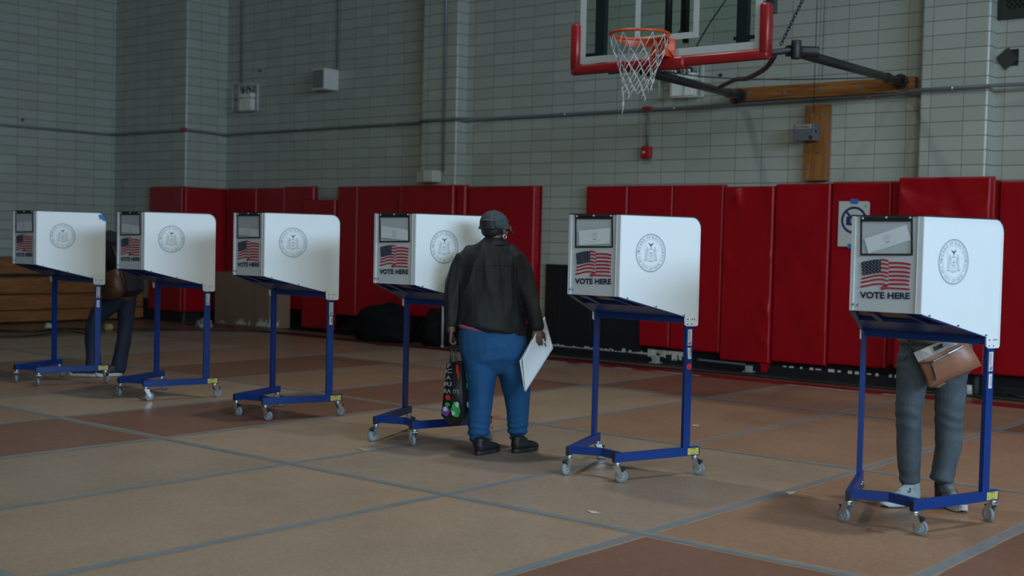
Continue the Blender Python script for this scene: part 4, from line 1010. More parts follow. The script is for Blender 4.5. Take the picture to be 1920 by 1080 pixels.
P = onZ(829, 652); bm = nb(); tube(bm, [(0, 0, .008), (0, 0, .66)], .012, 10); tube(bm, [(0, 0, .008), (0, 0, .03)], .02, 10); o = obj('metal_pole', bm, mat('pale_metal', (.40, .42, .43), .4), loc=(P.x, P.y, 0)); tag(o, 'thin pale metal pole standing by the bags behind the partly hidden booth', 'pole')
def fcable(px, r_, lab, name='floor_cable', z=.014): return cable(name, [onZ(x, y, z+((r_) if 0 else 0)) for x, y in px], r_, lab)
fcable([(-20, 619), (60, 621), (120, 616), (180, 618), (240, 617), (330, 618), (420, 620), (500, 622), (590, 629), (660, 638), (705, 645)], .014, 'thick black cable lying along the far edge of the floor covering')
fcable([(-20, 631), (50, 630), (85, 626), (110, 622), (140, 622), (165, 626)], .010, 'thinner black cable curving at the far left of the floor')
fcable([(705, 646), (800, 652), (900, 660), (1000, 668), (1080, 674), (1200, 686), (1340, 698), (1500, 713), (1640, 726), (1800, 740), (1930, 752)], .012, 'long black cable on the wooden strip below the wall pads')
for k, pts in enumerate(([(1796, 702), (1830, 712), (1860, 728), (1900, 742), (1930, 744)], [(1800, 730), (1840, 716), (1880, 735), (1850, 748), (1815, 738)], [(1822, 708), (1850, 700), (1890, 722), (1935, 738)])):
    fcable(pts, .008, ['black cable sloping right in the tangle at the right edge', 'black cable looped in the tangle at the right edge', 'uppermost black cable in the tangle at the right edge'][k])
P = onZ(1816, 742); bm = nb(); tube(bm, [(0, 0, .008), (0, 0, .012), (0, 0, .10), (0, 0, .105)], .03, 16, radii=[.028, .034, .030, .022]); o = obj('plastic_cup', bm, mat('white_cup', (.45, .45, .42), .5), loc=P); tag(o, 'small white cup-like object among the cables at the right', 'cup')
# bits on the floor
def scrap(pts, matl, lab, cat='scrap', z=.0088, th=.0012):
    P = [onZ(x, y, z) for x, y in pts]; bm = nb(); prism(bm, P, (0, 0, th)); o = obj('paper_scrap', bm, matl); c = sum(P, Vector())/len(P); rebase(o, c); tag(o, lab, cat)
scrap([(1100, 957), (1118, 959), (1125, 963), (1108, 962)], TORN, 'thin white paper scrap on the floor below the booth with the red sticker')
scrap([(1474, 923), (1488, 922), (1490, 925), (1478, 927)], TORN, 'tiny white scrap on the tape left of the largest booth')
scrap([(1299, 796), (1311, 797), (1310, 799), (1298, 798)], TORN, 'tiny pale scrap on the brown sheet right of the red-sticker booth')
scrap([(666, 841), (690, 838), (706, 841), (684, 846)], mat('tan_patch', (.36, .27, .20), .6), 'tan paper patch on the floor in front of the partly hidden booth')
scrap([(922, 779), (936, 779), (938, 783), (924, 783)], mat('orange_scrap', (.55, .10, .04), .5), 'small orange scrap between the legs of the person in the cap')
# curled sticker
P0 = onZ(1640, 996, .009); bm = nb(); A = []; B = []
for k in range(15):
    a = k/14; x = -.045+.09*a; y = .012*math.sin(a*5); zz = .002+.010*abs(math.sin(a*3.1)); A.append(Vector((x, y+.012, zz))); B.append(Vector((x+.004, y-.012, zz+.004)))
ribbon(bm, A[:6], B[:6], 1); ribbon(bm, A[5:], B[5:], 0)
o = obj('curled_sticker', bm, [mat('sticker_white', (.62, .62, .64), .5), REDP], loc=P0, fix=False); o.rotation_euler = (0, 0, .65); tag(o, 'curled white and red sticker on the floor in front of the largest booth', 'sticker')

# ------------------------------------------------------------------ people
RH = Vector((RGT.x, RGT.y, 0)).normalized(); AH = Vector((FWD.x, FWD.y, 0)).normalized(); UZ = Vector((0, 0, 1))
def remeshed(name, chains, vox, matl, parent, sm=4, disp=None, extra=None, n=18, origin=Vector()):
    bm = nb()
    for pts, rad in chains:
        P = [Vector(p)-origin for p in pts]
        # rounded ends
        t0 = (P[0]-P[1]).normalized(); t1 = (P[-1]-P[-2]).normalized()
        def mn(r): return min(r) if isinstance(r, (tuple, list)) else r
        def sc(r, k): return (r[0]*k, r[1]*k) if isinstance(r, (tuple, list)) else r*k
        e0, e1 = (mn(rad[0])*.35, mn(rad[-1])*.35)
        P2 = [P[0]+t0*e0]+P+[P[-1]+t1*e1]; R2 = [sc(rad[0], .55)]+list(rad)+[sc(rad[-1], .55)]
        tube(bm, P2, 0, n, True, radii=R2, lat=RH if abs((P[-1]-P[0]).normalized().dot(RH)) < .8 else AH)
    if extra: extra(bm)
    bmesh.ops.recalc_face_normals(bm, faces=bm.faces)
    me = bpy.data.meshes.new(name); bm.to_mesh(me); bm.free(); o = bpy.data.objects.new(name, me); C.objects.link(o)
    r = o.modifiers.new('r', 'REMESH'); r.mode = 'VOXEL'; r.voxel_size = vox; r.use_smooth_shade = True
    if sm: s = o.modifiers.new('s', 'SMOOTH'); s.iterations = sm; s.factor = .5
    bpy.context.view_layer.update()
    m2 = bpy.data.meshes.new_from_object(o.evaluated_get(bpy.context.evaluated_depsgraph_get()))
    if disp:
        m2.update(); ns = [v.normal.copy() for v in m2.vertices]
        for v, nn in zip(m2.vertices, ns): v.co += nn*disp(v.co+origin, nn)
    for p in m2.polygons: p.use_smooth = True
    m2.materials.clear(); m2.materials.append(matl); o.modifiers.clear(); o.data = m2; m2.name = name; bpy.data.meshes.remove(me)
    o.parent = parent; return o
def folds(scale, amp, dirv=(1, 1, .35), seed=0.):
    def f(p, n_):
        q = Vector((p.x*dirv[0], p.y*dirv[1], p.z*dirv[2]))*scale+Vector((seed, seed*1.3, 0)); a = noise.noise(q); b = noise.noise(q*2.3)
        return amp*(abs(a)*-1.4+.35)+amp*.4*b
    return f
def shoe(name, heel, toe, ankle, hh, wd, matl, sole_m, parent, origin, sole_h=.022, lace=None):
    heel = Vector(heel); toe = Vector(toe); d = (toe-heel); L_ = d.length; d.normalize(); q = Vector((-d.y, d.x, 0)); bz = heel.z
    P = lambda a, z: heel+d*L_*a+UZ*z
    g = remeshed(name, [([P(.06, .05), P(.25, .048), P(.5, .045), P(.75, .038), P(.93, .032)], [(.032*wd, .034), (.034*wd, .036), (.038*wd, .032), (.043*wd, .026), (.028*wd, .018)]),
                        ([P(.12, .05), P(.16, hh)], [(.034, .036), (.034, .040)]), ([P(.20, hh-.01), P(.5, .065)], [.030, .026])], .005, matl, parent, 4, None, None, 18, origin)
    bm = nb(); ring = []
    for k in range(28):
        a = 2*PI*k/28; c, s = math.cos(a), math.sin(a); w2 = (.046 if c > 0 else .037)*wd; ring.append(heel+d*L_*(.5+.52*c)+q*w2*(abs(s)**.8)*math.copysign(1, s)+UZ*(.0+(.012 if c > .85 else 0))-origin)
    prism(bm, ring, UZ*sole_h); obj('sole', bm, sole_m, g, .004)
    if lace:
        bm = nb()
        for k in range(4):
            a = .38+k*.09; z = .082-k*.010; tube(bm, [P(a, z-.012)+q*.028-origin, P(a+.02, z+.003)-origin, P(a, z-.012)-q*.028-origin], .0035, 6)
        tube(bm, [P(.36, .085)-origin, P(.33, .095)+q*.03-origin, P(.38, .075)+q*.045-origin, P(.36, .085)-origin, P(.34, .095)-q*.025-origin, P(.40, .078)-q*.04-origin], .003, 6)
        obj('laces', bm, lace, g)
    return g
def finger_chain(p0, dirs, lens, r0):
    pts = [Vector(p0)]
    for d, l in zip(dirs, lens): pts.append(pts[-1]+Vector(d).normalized()*l)
    return pts, [r0, r0*.98, r0*.9, r0*.78][:len(pts)]
def head_chains(c, f, up=UZ):
    """c head centre, f facing direction"""
    f = Vector(f).normalized(); r = f.cross(up).normalized()
    def ex(org):
        def g(bm):
            M = Matrix((r, f, up)).transposed(); o = c-org
            sph(bm, o+up*.022-f*.010, .092, (.84, 1.06, .98), 14, 0, M); sph(bm, o+f*.028-up*.040, .068, (.90, .92, 1.08), 12, 0, M)
            sph(bm, o+f*.074-up*.088, .024, (1.2, .8, .8), 8, 0, M)                                    # chin
            tube(bm, [o+f*.088+up*.012, o+f*.104-up*.020, o+f*.112-up*.034], 0, 10, radii=[.010, .012, .014])     # nose
            for s in (-1, 1):
                sph(bm, o+f*.109-up*.036+r*s*.013, .010, (1, 1, .8), 6, 0, M)
                sph(bm, o-f*.004+r*s*.082-up*.016, .028, (.30, .62, 1.05), 8, 0, M)                    # ear
                sph(bm, o+f*.080+r*s*.030+up*.018, .016, (1.3, .7, .7), 6, 0, M)                      # brow
                sph(bm, o+f*.062+r*s*.040-up*.028, .026, (1, .9, .9), 8, 0, M)                         # cheek
            sph(bm, o+f*.096-up*.062, .020, (1.2, .5, .35), 8, 0, M); sph(bm, o+f*.093-up*.071, .018, (1.1, .5, .4), 8, 0, M)   # lips
        return g
    return ex
def eyes(c, f, parent, org):
    f = Vector(f).normalized(); r = f.cross(UZ).normalized()
    for s in (-1, 1):
        bm = nb(); sph(bm, c-org+f*.082+r*s*.031-UZ*.001, .0125, (1, 1, 1), 8); sph(bm, c-org+f*.0905+r*s*.031-UZ*.001, .0058, (1, 1, 1), 6, 1); obj('eye', bm, [mat('eye_white', (.6, .58, .55), .3), BLACK], parent)

# --- person in the black cap, seen from behind
DW = 8.30
def W(px, py, dd=0.): return at(px, py, DW+dd)
OW = W(922, 852); OW.z = 0.009
per = thing('person', 'person seen from behind in black cap, black denim jacket and blue sweatpants, walking', 'person', OW)
HC = W(927, 427, .02); HF = (AH*math.cos(.60)+RH*math.sin(.60)); HF.z = -.06; HF.normalize()
hd = head_chains(HC, HF)
rw = W(1007, 617, -.09); lwp = W(846, 622, -.03)
# hands: knuckle line and fingers
def hand(wrist, down, palm_n, spread, curl, L_=.078, r0=.0085, thumb=1):
    """chains for a hand: wrist point, direction of the fingers, normal out of the back of the hand, spread direction"""
    down = Vector(down).normalized(); pn = Vector(palm_n).normalized(); sp = Vector(spread).normalized(); ch = []
    kn = wrist+down*L_
    for k in range(4):   # palm rays, thick and touching
        o_ = sp*(.0175*(k-1.5)); ch.append(([wrist+sp*(.010*(k-1.5)), wrist+down*L_*.5+o_*.85, kn+o_], [.0125, .0125, .0105]))
    LF = [.068, .076, .070, .056]
    for k in range(4):
        l = LF[k]*.92; p0 = kn+sp*(.0185*(k-1.5)); a = 0; ds = []
        for s in range(3): a += curl[s]; ds.append(down*math.cos(a)-pn*math.sin(a)+sp*(.06*(k-1.5)))
        ch.append(finger_chain(p0, ds, (l*.45, l*.32, l*.25), r0))
    ts = -sp*thumb; tb = wrist+down*L_*.25+ts*.018
    ch.append(([tb, tb+(down*.5+ts*.7-pn*.35).normalized()*.034, tb+(down*.5+ts*.7-pn*.35).normalized()*.034+(down*.85+ts*.15-pn*.45).normalized()*.030, tb+(down*.5+ts*.7-pn*.35).normalized()*.034+(down*.85+ts*.15-pn*.45).normalized()*.052], [.0135, .0115, .0100, .0080]))
    return ch
hR = hand(rw, -UZ+RH*.02-AH*.22, -AH, -RH, (.25, .45, .5), .055, .0088, 1)
hL = hand(lwp, -UZ-RH*.05, -RH*.8-AH*.4, -AH, (.8, 1.3, 1.0), .066, .0088, 1)
body_ch = [([W(921, 690), W(922, 660), W(920, 630), W(917, 590), W(915, 550), W(916, 510), W(919, 485), W(922, 470)], [(.10, .09), (.19, .14), (.18, .13), (.17, .13), (.16, .12), (.165, .11), (.15, .09), (.09, .07)]),
           ([W(922, 475), W(925, 458, .01), W(927, 440, .02)], [.068, .060, .058]),
           ([W(872, 486), W(856, 520), W(847, 570, -.01), W(846, 600, -.02), lwp], [.052, .048, .042, .034, .026]),
           ([W(964, 484), W(980, 522), W(991, 562, -.03), W(1000, 592, -.06), rw], [.054, .048, .042, .034, .026]),
           ([W(900, 665), W(900, 715), W(898, 770), W(897, 835)], [.095, .085, .055, .038]), ([W(955, 665), W(966, 715, .08), W(971, 770, .1), W(969, 828, .1)], [.095, .085, .055, .038])]+hR+hL
body = remeshed('body', body_ch, .005, SKIN, per, 3, None, hd(OW), 16, OW)
eyes(HC, HF, body, OW)
# hair and cap
HRt = HF.cross(UZ).normalized()
def hair_x(bm):
    M = Matrix((HRt, HF, UZ)).transposed(); sph(bm, HC-OW+UZ*.012-HF*.018, .092, (.87, 1.02, .94), 14, 0, M); sph(bm, HC-OW-UZ*.030-HF*.052, .055, (1.15, .75, .75), 12, 0, M)
remeshed('hair', [], .006, HAIR, per, 3, None, hair_x, 12, OW)
CAPM = mat('cap_cloth', (.036, .050, .060), .8, var=.95, nscale=45, bump=.8, bscale=70)
bm = nb(); M = Matrix((HRt, HF, UZ)).transposed(); c0 = HC-OW+UZ*.018-HF*.004
rows = []
for i in range(15):
    th = PI/2*i/13.0 if i < 14 else PI/2; row = []
    for j in range(36):
        ph = 2*PI*j/36; drop = 0
        v = Vector((math.sin(th)*math.cos(ph)*.090, math.sin(th)*math.sin(ph)*.108, math.cos(th)*.090+.006))
        if i == 14: v.z -= .034
        if i >= 12 and math.sin(ph) < -.72: v.z += (.045 if i == 14 else (.018 if i == 13 else .006))       # opening over the strap at the back
        row.append(bm.verts.new(c0+M @ v))
    rows.append(row)
for i in range(14):
    for j in range(36):
        if i == 0 and False: continue
        f = bm.faces.new((rows[i][j], rows[i][(j+1) % 36], rows[i+1][(j+1) % 36], rows[i+1][j])); f.smooth = True
bmesh.ops.remove_doubles(bm, verts=bm.verts, dist=1e-4)
cap = obj('cap', bm, CAPM, per); s_ = cap.modifiers.new('s', 'SOLIDIFY'); s_.thickness = .003
bm = nb(); A = []; B = []
for k in range(17):
    a = -1.0+2.0*k/16; e = c0+M @ Vector((math.sin(a)*.090, math.cos(a)*.108, -.014)); A.append(e); B.append(e+M @ Vector((math.sin(a)*.012, .070*math.cos(a*.95), -.026-.0*a)))
ribbon(bm, A, B); br_ = obj('brim', bm, CAPM, cap, smooth=True); s_ = br_.modifiers.new('s', 'SOLIDIFY'); s_.thickness = .004
bm = nb(); A = [c0+M @ Vector((math.sin(a)*.098, -math.cos(a)*.114, -.018)) for a in [(-.75+1.5*k/12) for k in range(13)]]; ribbon(bm, A, [p-UZ*.018 for p in A]); st_ = obj('cap_strap', bm, BLACK, cap, smooth=True); s_ = st_.modifiers.new('s', 'SOLIDIFY'); s_.thickness = .003
bm = nb(); sph(bm, c0+UZ*.096, .007, (1, 1, .5), 8); obj('cap_button', bm, CAPM, cap)
E_ = HC-OW-HF*.004+HRt*.088-UZ*.058
bm = nb(); tube(bm, [E_+(HRt*.25+HF*.97).normalized()*math.cos(2*PI*i/20)*.0135+UZ*math.sin(2*PI*i/20)*.0135+RH*0 for i in range(20)], .0032, 8, closed=True); obj('earring', bm, mat('silver_hoop', (.75, .72, .66), .2, .9), per)
bm = nb()
for s in (-1, 1):
    cc_ = HC-OW+HF*.106+HRt*s*.034+UZ*.002; tube(bm, [cc_+HRt*math.cos(2*PI*i/20)*.027+UZ*math.sin(2*PI*i/20)*.022 for i in range(20)], .0022, 6, closed=True)
    tube(bm, [cc_+HRt*s*.027+UZ*.004, HC-OW+HF*.06+HRt*s*.084+UZ*.004, HC-OW-HF*.006+HRt*s*.090+UZ*.002], .0022, 6)
tube(bm, [HC-OW+HF*.108+HRt*.008+UZ*.004, HC-OW+HF*.112+UZ*.008, HC-OW+HF*.108-HRt*.008+UZ*.004], .002, 6); obj('glasses', bm, mat('gold_frame', (.45, .32, .12), .3, .8), per)
# jacket
def jfold(p, n_):
    q = Vector((p.x, p.y, p.z*.28+abs(p.x-OW.x)*.2))*8.5; hm = min(1, max(.12, (p.z-.80)/.16)); return hm*.021*(-abs(noise.noise(q))*1.7+.45)+.004*noise.noise(q*2.6)+.006*noise.noise(Vector((p.x*2, p.y*2, p.z*1.4)))
jch = [([W(925, 449, .01), W(926, 455, .01), W(923, 463), W(920, 471), W(918, 482), W(916, 500), W(915, 530), W(915, 560), W(917, 588), W(920, 604), W(918.5, 616)],
        [(.062, .062), (.080, .075), (.112, .090), (.150, .104), (.186, .120), (.202, .132), (.198, .142), (.204, .152), (.220, .168), (.236, .182), (.240, .186)]),
       ([W(918, 462), W(890, 474), W(868, 492)], [(.05, .06), (.058, .062), (.060, .062)]), ([W(930, 462), W(948, 472), W(966, 490)], [(.05, .06), (.058, .062), (.062, .062)]),
       ([W(872, 484), W(861, 504), W(853, 532), W(848, 566, -.01), W(845, 596, -.02), W(845, 616, -.02)], [.066, .066, .063, .058, .048, .042]),
       ([W(963, 483), W(977, 506), W(985, 534, -.01), W(993, 564, -.03), W(1002, 595, -.06), W(1008, 615, -.085)], [.068, .067, .063, .058, .050, .044])]
jk = remeshed('jacket', jch, .007, DENIMB, per, 16, jfold, None, 24, OW)
hz_ = min(v.co.z for v in jk.data.vertices)
for v in jk.data.vertices:
    w_ = max(0., 1-(v.co.z-hz_)/.22); v.co.z -= .034*max(-1, min(1, v.co.dot(RH)/.20))*w_*w_
# collar
bm = nb(); A = []; B = []; cn = W(925, 452, .01)-OW
for k in range(33):
    a = -2.6+5.2*k/32; d_ = -AH*math.cos(a)+RH*math.sin(a); A.append(cn+d_*.066+UZ*(.024-.010*abs(a)/2.6)); B.append(cn+Vector(d_)*.098-UZ*(.022+.012*abs(a)/2.6))
ribbon(bm, A, B); cl = obj('collar', bm, DENIMB, jk, smooth=True); s_ = cl.modifiers.new('s', 'SOLIDIFY'); s_.thickness = .006
# jacket seams: yoke, hem band and cuffs
SEAM = mat('dark_seam', (.006, .007, .009), .8)
from mathutils.bvhtree import BVHTree
def on_surf(o, pts, off=.001):
    """drop points (in the object's frame) on its surface, seen along the away direction"""
    bv = BVHTree.FromPolygons([v.co for v in o.data.vertices], [tuple(p.vertices) for p in o.data.polygons]); out = []
    for p in pts:
        h_ = bv.ray_cast(p-AH*1.0, AH)
        if h_[0] is not None: out.append(h_[0]+h_[1]*off)
    return out
for k, ln in enumerate(([(866+i*3.2, 497+.0004*(866+i*3.2-915)**2) for i in range(32)], [(852+i*4, 609+i*.32) for i in range(33)], [(893-i*.05, 500+i*4) for i in range(26)], [(940+i*.25, 500+i*4) for i in range(27)])):
    P = on_surf(jk, [W(x, y)-OW for x, y in ln]); 
    if len(P) > 3: bm = nb(); tube(bm, P, .0016, 5); obj('seam', bm, SEAM, jk)
# shirt hem, trousers
remeshed('shirt', [([W(921, 590), W(919, 606), W(917, 618)], [(.195, .150), (.218, .168), (.226, .176)])], .007, PINK, per, 3, folds(8, .003), None, 24, OW)
def pfold(p, n_):
    q = Vector((p.x, p.y, p.z*.5))*6; k = .014*(-abs(noise.noise(q))*1.5+.4)
    if p.z < .28: k += .006*math.sin((p.z)*150+4*noise.noise(p*6))*max(0, (.28-p.z)/.2)
    return k+.003*noise.noise(p*5)
pch = [([W(920, 612), W(922, 628), W(924, 650), W(926, 672), W(928, 690)], [(.212, .160), (.222, .170), (.225, .180), (.205, .172), (.14, .12)]),
       ([W(898, 660), W(902, 690), W(901, 715), W(900, 742), W(899, 770), W(897.5, 800), W(897.5, 814), W(897.5, 822), W(897.5, 828)], [(.112, .142), (.116, .142), (.103, .126), (.083, .104), (.077, .092), (.075, .088), (.072, .082), (.058, .064), (.054, .058)]),
       ([W(955, 660, .02), W(961, 690, .05), W(966, 715, .08), (W(970, 742, .10)), W(971, 770, .10), W(970.5, 796, .10), W(969.5, 808, .10), W(969, 815, .10), W(969, 821, .10)], [(.115, .142), (.108, .136), (.098, .122), (.085, .104), (.077, .092), (.074, .086), (.070, .080), (.057, .062), (.053, .057)])]
remeshed('sweatpants', pch, .007, SWEAT, per, 4, pfold, None, 22, OW)
hl = onZ(893, 853, .012)
shoe('shoe', onZ(893, 853, .010), onZ(893, 853, .010)+RH*.135+AH*.20, None, .10, 1.12, BLKSH, BLACK, per, OW, .026)
shoe('shoe', onZ(962, 849, .010), onZ(962, 849, .010)+RH*.155+AH*.17, None, .10, 1.12, BLKSH, BLACK, per, OW, .026)
bm = nb(); rp = rw-OW+(-UZ+RH*.10)*.085+RH*.008; tube(bm, [rp+(RH*math.cos(2*PI*i/14)+AH*math.sin(2*PI*i/14))*.0105 for i in range(14)], .0022, 6, closed=True); obj('finger_ring', bm, MATS['silver_hoop'], per)
# papers in the right hand
def sheet(name, cor, bulge, matl, lab, cat, th=.0012, dd=(-.12, -.12, -.13, -.16)):
    A, B, Cc, D_ = [W(x, y, d) for (x, y), d in zip(cor, dd)]; bm = nb(); g = []; nu, nv = 14, 10
    for i in range(nu+1):
        u = i/nu; row = []
        for j in range(nv+1):
            v = j/nv; p = (A*(1-u)+D_*u)*(1-v)+(B*(1-u)+Cc*u)*v; p = p+(-AH*.7-RH*.15-UZ*.2)*bulge*math.sin(PI*u)+AH*.02*math.sin(PI*v); row.append(bm.verts.new(p))
        g.append(row)
    for i in range(nu):
        for j in range(nv): f = bm.faces.new((g[i][j], g[i+1][j], g[i+1][j+1], g[i][j+1])); f.smooth = True
    o = obj(name, bm, matl); s = o.modifiers.new('s', 'SOLIDIFY'); s.thickness = th; rebase(o, (A+Cc)/2); tag(o, lab, cat); return o
sheet('ballot_sheet', [(1021, 593), (1037, 653), (985, 735), (980, 672)], .012, PAPER, 'front large white sheet held in the right hand of the person in the cap', 'paper', dd=(-.035, -.035, -.19, -.20))
sheet('ballot_sheet', [(1019, 596), (1034, 655), (983, 734), (974, 677)], .004, PAPER, 'rear white sheet peeking out behind the front one held by the person in the cap', 'paper', dd=(-.022, -.022, -.175, -.185))
bm = nb(); a = W(1018, 636, -.135); b = W(1023, 648, -.150); tube(bm, [a, a+(b-a)*.6], .0045, 8, mi=0); tube(bm, [a+(b-a)*.6, b], .0045, 8, mi=1); tube(bm, [b, b+(b-a)*.15], .0025, 8, mi=1); o = obj('pen', bm, [WHITEP, mat('pen_blue', (.01, .02, .12), .4)]); rebase(o, a); tag(o, 'short white and blue pen between the fingers of the person in the cap', 'pen')
# tote bag in the left hand
TOTE = mat('tote_black', (.010, .010, .012), .35, var=.4, nscale=14)
PR_ = [mat('print_grey', (.22, .25, .28), .4), mat('print_red', (.50, .02, .02), .4), mat('print_green', (.03, .30, .07), .4, var=.6, nscale=40), mat('print_purple', (.13, .06, .24), .4, var=.5, nscale=40), mat('print_pale', (.45, .50, .50), .4, var=.3, nscale=50)]
tl, tr_, br2, bl2 = W(838, 681, -.05), W(864, 676, -.10), W(869, 786, -.13), W(827, 778, -.06)
btl, btr = W(858, 676, .10), W(881, 684, .05); bbl, bbr = W(850, 778, .12), W(878, 786, .06)
OT = W(850, 790, 0); t = thing('tote_bag', 'black shopping bag printed with vegetables and letters, hanging from the left hand', 'shopping bag', OT)
bm = nb(); f4 = [(tl, tr_, br2, bl2), (tr_, btr, bbr, br2), (btr, btl, bbl, bbr), (btl, tl, bl2, bbl)]
n_ = 14
for qi, (a, b, c, d) in enumerate(f4):
    g = []
    for i in range(n_+1):
        row = []
        for j in range(n_+1):
            u, v = i/n_, j/n_; p = (a*(1-u)+b*u)*(1-v)+(d*(1-u)+c*u)*v; nn = (b-a).cross(d-a).normalized(); out_ = -nn if nn.dot((a+b+c+d)/4-(tl+btr+bl2+bbr)/4) < 0 else nn
            p = p+out_*(.016*math.sin(PI*u)*math.sin(PI*v)+.006*noise.noise(p*14)*math.sin(PI*u)); row.append(bm.verts.new(p-OT))
        g.append(row)
    for i in range(n_):
        for j in range(n_): f = bm.faces.new((g[i][j], g[i+1][j], g[i+1][j+1], g[i][j+1])); f.smooth = True
bo = [W(833, 786, -.04), W(842, 797, -.06), W(862, 797, -.06), W(873, 790, 0), W(858, 790, .08), W(846, 786, .08)]
bb = [bm.verts.new(p-OT) for p in bo]; bm.faces.new(bb)
for a, b, c in ((bl2, bo[0], bo[1]), (bl2, bo[1], br2), (br2, bo[1], bo[2]), (br2, bo[2], bo[3]), (br2, bo[3], bbr), (bbr, bo[3], bo[4]), (bbr, bo[4], bbl), (bbl, bo[4], bo[5]), (bbl, bo[5], bl2), (bl2, bo[5], bo[0])): bm.faces.new([bm.verts.new(p-OT) for p in (a, b, c)])
obj('bag_body', bm, TOTE, t)
nf = (tr_-tl).cross(bl2-tl).normalized(); nf = nf if nf.dot(AH) < 0 else -nf; ns_ = (btr-tr_).cross(br2-tr_).normalized(); ns_ = ns_ if ns_.dot(RH) > 0 else -ns_
def ff(u, v, o=0.): return (tl*(1-u)+tr_*u)*(1-v)+(bl2*(1-u)+br2*u)*v+nf*(.019+o+.0*u)-OT
def fs(u, v, o=0.): return (tr_*(1-u)+btr*u)*(1-v)+(br2*(1-u)+bbr*u)*v+ns_*(.019+o)-OT
bm = nb()
for k, (s_t, w_, v0) in enumerate((('F', .22, .10), ('IC', .42, .20), ('A', .30, .32), ('RI', .42, .44), ('RA', .38, .57))):
    text(bm, s_t, lambda x, y, v0=v0: ff(.28+x, v0-y*.9), w_, .085, .02, 0)
text(bm, 'ITS', lambda x, y: ff(.76+x, .57-y*.9), .34, .075, .02, 0)
def bl_(u, v, ru, rv, mi, fn=ff, seed=1, o=.001):
    poly2(bm, [(u+ru*(1+.35*noise.noise(Vector((math.cos(a)*2, math.sin(a)*2, seed))))*math.cos(a), v+rv*(1+.35*noise.noise(Vector((math.cos(a)*2+5, math.sin(a)*2, seed))))*math.sin(a)) for a in [2*PI*i/22 for i in range(22)]], lambda x, y: fn(x, y, o), mi)
obj('bag_lettering', bm, PR_, t, fix=False); bm = nb()
bl_(.33, .65, .13, .05, 1, seed=2); bl_(.33, .78, .12, .035, 2, seed=3); bl_(.25, .90, .20, .09, 3, seed=4); bl_(.25, .87, .10, .04, 4, seed=5, o=.002); bl_(.72, .85, .22, .13, 2, seed=6); bl_(.80, .76, .10, .05, 4, seed=7, o=.002); bl_(.62, .92, .08, .04, 4, seed=8, o=.002)
bl_(.85, .14, .09, .08, 1, seed=9); bl_(.92, .26, .07, .06, 1, seed=10); bl_(.3, .42, .12, .05, 2, fs, 11); bl_(.6, .50, .18, .03, 1, fs, 12); bl_(.5, .25, .3, .10, 0, fs, 13); bl_(.4, .75, .2, .05, 4, fs, 14)
obj('bag_print', bm, PR_+[], t, fix=False)
hp = lwp+(-UZ)*.075
for k, (a, b, dd_) in enumerate(((845, 849, -.09), (856, 852, -.11), (869, 860, .06))):
    bm = nb(); tube(bm, [W(a, 681, dd_)-OT, W((a+b)/2, 655, dd_*.6-.02)-OT, hp-OT+RH*.004*k], 0, 6, radii=[(.009, .0025), (.008, .0025), (.007, .003)], lat=RH); obj('strap', bm, BLACK, t)

# --- person standing behind the largest booth, facing the camera
DR = 6.90
def Q(px, py, dd=0.): return at(px, py, DR+dd)
OQ = Q(1740, 948); OQ.z = .009
per = thing('person', 'person in grey jeans and grey sneakers voting behind the largest booth at the right', 'person', OQ)
HC2 = Q(1748, 444, -.18); HF2 = (-AH+UZ*-.5).normalized(); HF2h = -AH
hd2 = head_chains(HC2, HF2h)
lh2 = Q(1700, 575, -.20); rh2 = Q(1790, 575, -.22)
hA = hand(lh2, -AH-UZ*.2, UZ, RH, (.2, .3, .3), .066, .0088, -1); hB = hand(rh2, -AH-UZ*.2, UZ, RH, (.2, .3, .3), .066, .0088, 1)
bch = [([Q(1752, 715), Q(1755, 680), Q(1755, 640), Q(1752, 590, -.01), Q(1750, 540, -.04), Q(1749, 500, -.09), Q(1748, 484, -.12)], [(.10, .09), (.185, .13), (.17, .12), (.155, .11), (.165, .11), (.165, .10), (.09, .07)]),
       ([Q(1748, 495, -.11), Q(1748, 455, -.17)], [.062, .058]),
       ([Q(1700, 500, -.09), Q(1684, 540, -.05), Q(1682, 575, -.05), lh2], [.050, .045, .038, .027]), ([Q(1797, 500, -.09), Q(1812, 540, -.05), Q(1812, 575, -.06), rh2], [.050, .045, .038, .027]),
       ([Q(1711, 665), Q(1709, 726), Q(1704, 790), Q(1705, 860), Q(1706, 925)], [.078, .07, .052, .05, .036]), ([Q(1784, 665), Q(1782, 726), Q(1779, 790), Q(1775, 860), Q(1767, 925)], [.082, .072, .055, .05, .036])]+hA+hB
body = remeshed('body', bch, .005, SKIN2, per, 3, None, hd2(OQ), 16, OQ); eyes(HC2, HF2h, body, OQ)
def hair2(bm):
    M = Matrix((HF2h.cross(UZ).normalized(), HF2h, UZ)).transposed(); sph(bm, HC2-OQ+UZ*.024-HF2h*.022, .098, (.90, 1.02, .94), 14, 0, M); sph(bm, HC2-OQ-UZ*.05-HF2h*.055, .070, (1.15, .7, 1.2), 12, 0, M)
remeshed('hair', [], .007, mat('brown_hair', (.04, .022, .014), .6, bump=.4, bscale=100), per, 3, None, hair2, 12, OQ)
remeshed('jumper', [([Q(1748, 492, -.11), Q(1749, 506, -.09), Q(1751, 540, -.05), Q(1753, 590, -.01), Q(1752, 625), Q(1751, 642)], [(.13, .085), (.180, .112), (.178, .125), (.172, .125), (.186, .140), (.198, .150)]),
                    ([Q(1702, 502, -.09), Q(1685, 540, -.05), Q(1682, 573, -.05), Q(1696, 575, -.17)], [.058, .054, .047, .036]), ([Q(1795, 502, -.09), Q(1811, 540, -.05), Q(1811, 573, -.06), Q(1793, 575, -.19)], [.058, .054, .047, .036])], .007, BEIGE, per, 4, folds(8, .006), None, 22, OQ)
